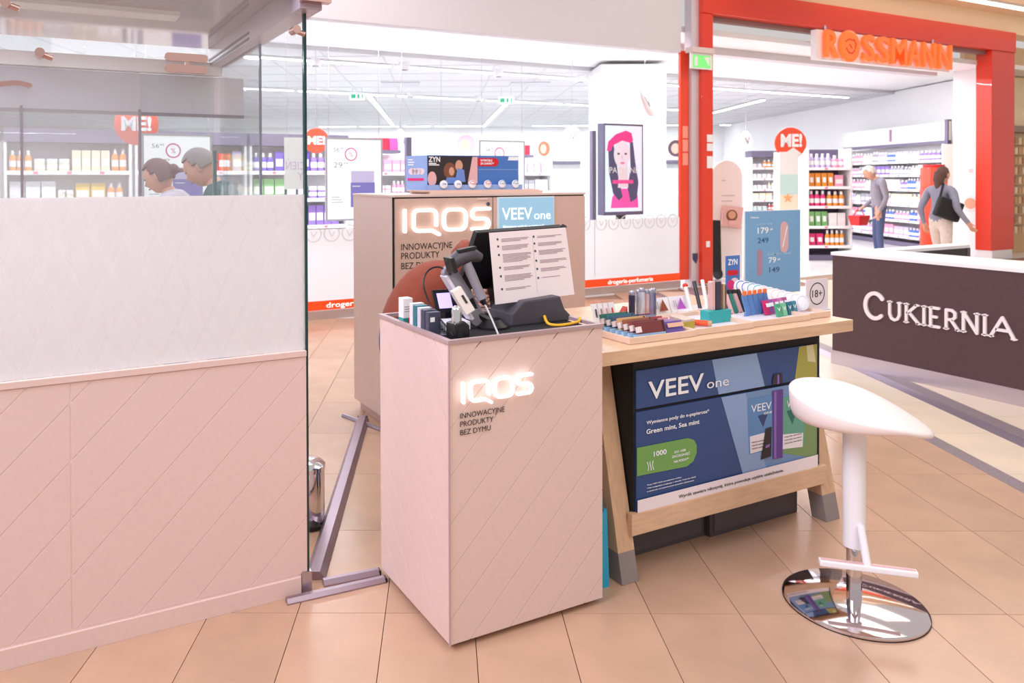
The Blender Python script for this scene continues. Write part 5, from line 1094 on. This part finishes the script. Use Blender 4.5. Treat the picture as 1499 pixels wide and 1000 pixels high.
# pictures on the back wall
for k, (p0, p1, y0, y1, nm) in enumerate(((640,696,196,232,'pink haired'),(766,800,206,234,'red haired'),(952,1000,205,236,'dark haired'),(1046,1088,207,232,'auburn haired'))):
    a = bw((p0-CX)/FPX*28.4,28.54); b_ = bw((p1-CX)/FPX*28.4,28.54); z1 = 1.45+(262-y0)/FPX*28.4; z0 = 1.45+(262-y1)/FPX*28.4; t = thing('wall_picture', 'back wall beauty picture of a %s model' % nm, 'picture', ((a.x+b_.x)/2,(a.y+b_.y)/2,z0), -T0); w = (b_-a).length; h = z1-z0; cc = ((226,170,190),(206,110,80),(90,60,80),(150,70,60))[k]
    MB().box(-w/2,w/2,-.02,.02,0,h).build('board', WHITEM, t, local=True); MB().prism([(-w*.38,-.0205,.02),(w*.38,-.0205,.02),(w*.2,-.0205,h*.36),(-w*.2,-.0205,h*.36)], (0,-.004,0)).build('print_shoulders', mat('pic_top', (236,214,216), .5), t, local=True); MB().prism([(u*w*.26+.03*w,-.0215,h*.56+v*h*.40) for u,v in oval(0,0,1,1)], (0,-.004,0)).build('print_hair', mat('pic_hair_%d' % k, cc, .5), t, local=True); MB().prism([(u*w*.13,-.026,h*.55+v*h*.25) for u,v in oval(0,0,1,1)], (0,-.004,0)).build('print_face', mat('pic_face', (228,182,162), .5), t, local=True)
a = bw(-14,28.45); b_ = bw(9.6,28.45); t = thing('picture_rail', 'long slate rail under the beauty pictures on back wall', 'rail', ((a.x+b_.x)/2,(a.y+b_.y)/2,1.98), -T0); L = (b_-a).length; MB().box(-L/2,L/2,0,.06,.0,.09).build('rail', SLATE, t, local=True); MB().box(-L/2,L/2,.06,.09,-.02,.11).build('rail_back', mat('rail_back', (150,142,160), .5), t, local=True)
# next shop's warm shelving, right of the portal
nb = thing('packet_rack', 'warm lit rack of small cream packets right of the portal', 'rack', (16.9,8.6,0)); MB().box(15.75,19.5,8.10,8.38,0,.35).build('base', mat('rack_oak', (206,166,120), .5), nb); MB().box(15.75,19.5,8.34,8.40,.35,3.4).build('back_panel', mat('rack_cream', (244,222,184), .5), nb)
for k in range(10): MB().box(15.75,19.5,8.12,8.34,.35+k*.19,.362+k*.19).build('shelf', mat('rack_shelf', (214,180,140), .5), nb)
MB().box(15.75,19.5,8.08,8.36,2.30,2.42).build('sign_rail', mat('rail_taupe', (150,126,116), .5), nb); pkm = MB().box(-.05,.05,-.03,.03,0,.13).mesh('packet', mat('packet_cream', (232,204,160), .5, objcol=True), bevel=.004)
for k in range(10):
    for i in range(9):
        o = bpy.data.objects.new('cream_packet', pkm); COL.objects.link(o); o.location = (15.95+i*.135,8.19,.3625+k*.19); o.color = col(((232,204,160),(214,170,120),(240,224,196),(190,140,104))[(i*3+k)%4]); tag(o, 'small %s packet on %s of warm rack right of the portal' % (('sand','caramel','ivory','brown')[(i*3+k)%4], 'the lower shelves' if k < 4 else 'the middle shelves' if k < 7 else 'the upper shelves'), 'packet', 'packets on the warm rack')
# ---------------------------------------------------------------- people
def skin_mesh(V, E, R):
    me = bpy.data.meshes.new('sk'); me.from_pydata(V, E, []); ob = bpy.data.objects.new('sk', me); COL.objects.link(ob)
    ob.modifiers.new('s','SKIN'); sd = ob.modifiers.new('d','SUBSURF'); sd.levels = 2; sd.render_levels = 2
    for i, r_ in enumerate(R): me.skin_vertices[0].data[i].radius = (r_, r_) if not isinstance(r_, tuple) else r_
    me.skin_vertices[0].data[0].use_root = True
    bpy.context.view_layer.update(); dg = bpy.context.evaluated_depsgraph_get()
    m2 = bpy.data.meshes.new_from_object(ob.evaluated_get(dg)); bpy.data.objects.remove(ob)
    vs = [v.co.copy() for v in m2.vertices]; fs = [list(p.vertices) for p in m2.polygons]; bpy.data.meshes.remove(m2); return vs, fs
def head_mb(c, rot, s=1.0):
    """a head with brow, nose, lips, chin and ears; looks along local -y"""
    m = MB(); nu, nv = 28, 20; vs = []; fs = []
    for j in range(nv+1):
        t = PI*j/nv
        for i in range(nu):
            p_ = 2*PI*i/nu; x = math.sin(t)*math.cos(p_); y = math.sin(t)*math.sin(p_); z = math.cos(t)
            q = Vector((x*.076, y*.098, z*.116))
            if z < 0: q.x *= 1+.30*z*abs(z); q.y *= 1+.10*z
            if y < -.2:
                f = (-y-.2)/.8
                q.y += .010*f*max(0,1-abs(z-.12)/.16)*(1 if abs(x) < .55 else .3)      # eye hollows
                q.y -= .020*max(0,1-abs(x)/.22)*max(0,1-abs(z+.16)/.22)*f               # nose
                q.y -= .006*max(0,1-abs(x)/.35)*max(0,1-abs(z+.48)/.10)*f               # lips
                q.y -= .010*max(0,1-abs(x)/.4)*max(0,1-abs(z+.82)/.2)                   # chin
                q.y -= .006*max(0,1-abs(z-.34)/.16)*f                                   # brow
            vs.append(c+rot@(q*s))
    for j in range(nv): fs += [(j*nu+i,(j+1)*nu+i,(j+1)*nu+(i+1)%nu,j*nu+(i+1)%nu) for i in range(nu)]
    m.cur = 0; m.add(vs, fs)
    for sx in (-1,1):
        m.ball(c+rot@(Vector((sx*.076,.012,-.004))*s), .010*s, .019*s, .030*s, 10, 6, rot)
    m.cur = 3
    for sx in (-1,1): m.ball(c+rot@(Vector((sx*.030,-.083,.014))*s), .011*s, .008*s, .006*s, 8, 5, rot)
    m.cur = 4; m.ball(c+rot@(Vector((0,-.093,-.055))*s), .022*s, .006*s, .005*s, 8, 5, rot)
    return m
EYE_M = mat('eye_dark', (60,44,44), .3); LIP_M = mat('lips', (190,112,104), .5); SHOE = mat('dark_shoe', (52,46,52), .6)
def person(name, label, loc, rotz, J, top, legs, hair, head_rot=(0,0,0), hair_style='short', sc=1.0, group=None):
    t = thing(name, label, 'person', loc, rotz, group)
    jn = list(J.keys()); idx = {}; V = []; R = []; E = []
    rad = dict(pelvis=.13,spine=.125,chest=.135,upper=.10,neck=.052,headb=.05,shL=.068,shR=.068,elL=.046,elR=.046,wrL=.030,wrR=.030,hipL=.088,hipR=.088,knL=.06,knR=.06,anL=.042,anR=.042,toL=.036,toR=.036,paL=.030,paR=.030)
    def add(n, p, r_=None): idx[n] = len(V); V.append(Vector(p)*sc); R.append((rad.get(n,.03) if r_ is None else r_)*sc)
    for n in jn: add(n, J[n])
    for a, b_ in (('pelvis','spine'),('spine','chest'),('chest','upper'),('upper','neck'),('neck','headb'),('upper','shL'),('upper','shR'),('shL','elL'),('shR','elR'),('elL','wrL'),('elR','wrR'),('pelvis','hipL'),('pelvis','hipR'),('hipL','knL'),('hipR','knR'),('knL','anL'),('knR','anR'),('anL','toL'),('anR','toR')):
        if a in idx and b_ in idx: E.append((idx[a],idx[b_]))
    for s_ in 'LR':
        el, wr = Vector(J['el'+s_]), Vector(J['wr'+s_]); d = (wr-el).normalized(); side = d.cross(Vector((0,1,0)))
        if side.length < .1: side = d.cross(X_)
        side.normalize(); nrm = d.cross(side).normalized(); pa = wr+d*.055; add('pa'+s_, pa, .026); E.append((idx['wr'+s_],idx['pa'+s_]))
        for f, (o_, ln) in enumerate(((-.027,.062),(-.009,.074),(.009,.070),(.027,.055))):
            k0 = pa+d*.035+side*o_; k1 = k0+d*ln*.5+nrm*.008; k2 = k1+d*ln*.45+nrm*.022
            add('f%s%da' % (s_,f), k0, .010); add('f%s%db' % (s_,f), k1, .009); add('f%s%dc' % (s_,f), k2, .008); E += [(idx['pa'+s_],idx['f%s%da' % (s_,f)]),(idx['f%s%da' % (s_,f)],idx['f%s%db' % (s_,f)]),(idx['f%s%db' % (s_,f)],idx['f%s%dc' % (s_,f)])]
        k0 = wr+d*.03+side*-.038; k1 = k0+d*.04+side*-.012+nrm*.012; add('t%sa' % s_, k0, .011); add('t%sb' % s_, k1, .009); E += [(idx['wr'+s_],idx['t%sa' % s_]),(idx['t%sa' % s_],idx['t%sb' % s_])]
    vs, fs = skin_mesh(V, E, R)
    names = {v: k for k, v in idx.items()}
    def bone_mat(a, b_):
        n = b_
        if n[0] in 'ft' and n[1] in 'LR' and len(n) > 2: return 0
        if n in ('headb','paL','paR'): return 0
        if n in ('toL','toR'): return 5
        if n in ('hipL','hipR','knL','knR','anL','anR'): return 2
        return 1
    bones = [(V[a], V[b_], bone_mat(names[a],names[b_])) for a, b_ in E]
    m = MB(); m.v = [v for v in vs]; m.f = fs
    for f in fs:
        c = sum((vs[i] for i in f), Vector())/len(f); best = (9,1)
        for a, b_, k in bones:
            d = b_-a; u = max(0,min(1,(c-a).dot(d)/max(d.length_squared,1e-9))); q = (c-a-d*u).length
            if q < best[0]: best = (q,k)
        m.mi.append(best[1])
    hr = Matrix.Rotation(head_rot[2],3,'Z') @ Matrix.Rotation(head_rot[0],3,'X') @ Matrix.Rotation(head_rot[1],3,'Y')
    hc = Vector(J['headb'])*sc + hr@Vector((0,-.02,.085))*sc
    hm = head_mb(hc, hr, sc); k = len(m.v); m.v += hm.v; m.f += [[i+k for i in f] for f in hm.f]; m.mi += hm.mi
    t.location.z -= min(v.z for v in m.v); ROOT[t.name] = Matrix.Translation(t.location) @ Matrix.Rotation(rotz,4,'Z')    # soles on the floor
    m.build('body', [SKIN, top, legs, EYE_M, LIP_M, SHOE], t, smooth=True, local=True)
    if hair_style:
        h = MB(); nu, nv = 56, 36; keep = []; vs = []
        for j in range(nv+1):
            tt = PI*j/nv
            for i in range(nu):
                p_ = 2*PI*i/nu; x = math.sin(tt)*math.cos(p_); y = math.sin(tt)*math.sin(p_); z = math.cos(tt); jit = 1+.012*math.sin(i*2.2+.6*math.sin(j*.7))
                vs.append(hc+hr@(Vector((x*.083*jit, y*.105*jit+.004, z*.122*jit+.003))*sc))
        fs = []
        for j in range(nv):
            for i in range(nu):
                p_ = 2*PI*(i+.5)/nu; tt = PI*(j+.5)/nv; y = math.sin(tt)*math.sin(p_); z = math.cos(tt)
                low = -.15 if hair_style == 'short' else -.45
                if (y < -.25 and z < .62) or (y < .15 and z < .15) or z < low: continue
                fs.append((j*nu+i,(j+1)*nu+i,(j+1)*nu+(i+1)%nu,j*nu+(i+1)%nu))
        h.add(vs, fs)
        if hair_style == 'tail':
            b0 = hc+hr@(Vector((0,.10,.02))*sc); h.tube([b0, b0+hr@Vector((0,.04,-.01))*sc, b0+hr@Vector((0,.065,-.07))*sc, b0+hr@Vector((0,.05,-.16))*sc], [.022*sc,.030*sc,.026*sc,.010*sc], 10)
        if hair_style == 'bun': h.ball(hc+hr@(Vector((0,.115,.0))*sc), .034*sc, .034*sc, .034*sc, 12, 8); h.tube([hc+hr@(Vector((0,.13,-.01))*sc), hc+hr@(Vector((0,.17,-.035))*sc)], [.018*sc,.006*sc], 8)
        if hair_style == 'long': h.tube([hc+hr@(Vector((0,.06,.02))*sc), hc+hr@(Vector((0,.085,-.08))*sc), hc+hr@(Vector((0,.08,-.20))*sc)], [.07*sc,.065*sc,.03*sc], 12)
        hb = h.build('hair', hair, t, smooth=True, local=True); md = hb.modifiers.new('th','SOLIDIFY'); md.thickness = .006; md.offset = 1
    return t
def stand(**k):
    J = dict(pelvis=(0,.01,.96), spine=(0,.01,1.12), chest=(0,.0,1.27), upper=(0,.01,1.40), neck=(0,.005,1.49), headb=(0,-.005,1.54), shL=(.17,.01,1.41), shR=(-.17,.01,1.41), elL=(.22,.04,1.13), elR=(-.22,.04,1.13), wrL=(.22,-.06,.90), wrR=(-.22,-.06,.90), hipL=(.09,.01,.91), hipR=(-.09,.01,.91), knL=(.10,-.01,.50), knR=(-.10,-.01,.50), anL=(.10,.03,.09), anR=(-.10,.03,.09), toL=(.11,-.13,.035), toR=(-.11,-.13,.035)); J.update(k); return J
def facing(d): return math.atan2(d.x, -d.y)
def wool(n, rgb): return mat(n, rgb, .85, noise=.10, nscale=25, bump=.05)
JEAN = wool('blue_jeans', (84,96,136)); 
# clerk bent over behind the front counter
CK = dict(pelvis=(1.33,2.93,.84), spine=(1.395,2.92,.945), chest=(1.50,2.90,1.02), upper=(1.625,2.885,1.045), neck=(1.71,2.87,1.0), headb=(1.745,2.86,.985), shL=(1.61,2.74,1.045), shR=(1.63,3.03,1.02), elL=(1.50,2.68,1.035), elR=(1.74,3.0,.86), wrL=(1.465,2.555,1.03), wrR=(1.62,2.80,.87), hipL=(1.35,2.85,.78), hipR=(1.35,3.02,.78), knL=(1.46,2.84,.44), knR=(1.46,3.02,.44), anL=(1.40,2.84,.085), anR=(1.40,3.02,.085), toL=(1.55,2.83,.035), toR=(1.55,3.03,.035))
off = Vector((1.33,2.93,0)); CK = {k: tuple(Vector(v)-off) for k, v in CK.items()}
RUST = wool('rust_sweatshirt', (150,72,52))
cl_ = person('person', 'person in rust sweatshirt and jeans bent over behind front counter', off, 0, CK, RUST, JEAN, mat('dark_hair', (70,50,44), .6), head_rot=(.9,0,PI/2), hair_style='short')
MB().tube([(1.60,2.80,1.105),(1.625,2.84,1.14),(1.64,2.90,1.145),(1.635,2.97,1.115)], [.03,.045,.045,.03], 10).build('hood', RUST, cl_, smooth=True)
# two people behind the glass kiosk, looking down
lf = -RA
p = hit(322,240,y=4.75); mk = person('person', 'grey haired man in teal collar looking down behind kiosk glass', (p.x,p.y,0), facing(lf), stand(neck=(0,-.03,1.47), headb=(0,-.06,1.51), wrL=(.16,-.22,1.02), wrR=(-.16,-.22,1.02)), wool('teal_shirt', (30,96,104)), JEAN, mat('grey_hair', (150,142,142), .7), head_rot=(.55,0,0), hair_style='short', sc=.975)
p = hit(254,255,y=5.25); wk = person('person', 'brown haired woman in grey top looking down behind kiosk glass', (p.x,p.y,0), facing(lf), stand(neck=(0,-.03,1.47), headb=(0,-.05,1.51), wrL=(.16,-.20,1.0), wrR=(-.16,-.20,1.0)), wool('pale_grey_top', (206,200,214)), JEAN, mat('brown_hair', (118,84,88), .7), head_rot=(.45,0,0), hair_style='bun', sc=.94)
# shoppers
p = atd(1286,262,13.0); ms = person('person', 'grey haired shopper in grey jacket and jeans holding red basket', (p.x,p.y,0), facing(lf+RB*.25), stand(neck=(0,-.05,1.47), headb=(0,-.08,1.50), elR=(-.23,.02,1.14), wrR=(-.24,-.16,.98), elL=(.23,.06,1.14), wrL=(.20,-.04,.92)), wool('grey_jacket', (150,144,158)), JEAN, mat('white_hair', (226,220,214), .7), head_rot=(.5,0,0), hair_style='short', sc=.98)
w_ = Vector((-.24,-.16,.98))*.98; e_ = Vector((-.23,.02,1.14))*.98; bk_ = ROOT[ms.name]@(w_+(w_-e_).normalized()*.10); bk_.z -= .165; rb = thing('shopping_basket', 'small red plastic shopping basket held by the grey haired shopper', 'basket', bk_); MB().hexa([bk_+Vector(q) for q in ((-.11,-.08,-.09),(.11,-.08,-.09),(.11,.08,-.09),(-.11,.08,-.09),(-.15,-.11,.08),(.15,-.11,.08),(.15,.11,.08),(-.15,.11,.08))]).build('tub', RED2, rb, bevel=.01); MB().tube([bk_+Vector((-.14,0,.08)),bk_+Vector((-.06,0,.17)),bk_+Vector((.06,0,.17)),bk_+Vector((.14,0,.08))], .009).build('handle', RED2, rb, smooth=True)
p = atd(1378,262,10.2); p.z = 0; wf = RA*.9+RB*.35; ws = person('person', 'woman in grey jacket and beige trousers walking past the entrance', (p.x,p.y,0), facing(wf), stand(elL=(.24,.10,1.14), wrL=(.24,.02,.92), elR=(-.27,.06,1.15), wrR=(-.34,-.06,.95), knL=(.09,-.10,.50), anL=(.09,.02,.10), toL=(.10,-.14,.05), anR=(-.09,.20,.12), knR=(-.10,.04,.49), toR=(-.10,.08,.04)), wool('blue_grey_jacket', (142,142,162)), wool('beige_trousers', (222,206,198)), mat('dark_brown_hair', (94,66,60), .7), head_rot=(.05,0,0), hair_style='long', sc=.925)
pb = p+RB*-.17+RA*-.02; bg = thing('shoulder_bag', 'large black shoulder bag carried by the walking woman', 'bag', pb+Z_*.9); dz = Vector((RA.x,RA.y,-.35)).normalized(); MB().obox(pb+Z_*1.03, dz, RB, dz.cross(RB), .16, .05, .13).build('body', BLACKM, bg, bevel=.03); MB().tube([pb+RA*-.12+Z_*1.14, p+RA*-.06-RB*.12+Z_*1.33, p+RA*.02-RB*.02+Z_*1.37], .014).build('strap', BLACKM, bg, smooth=True)
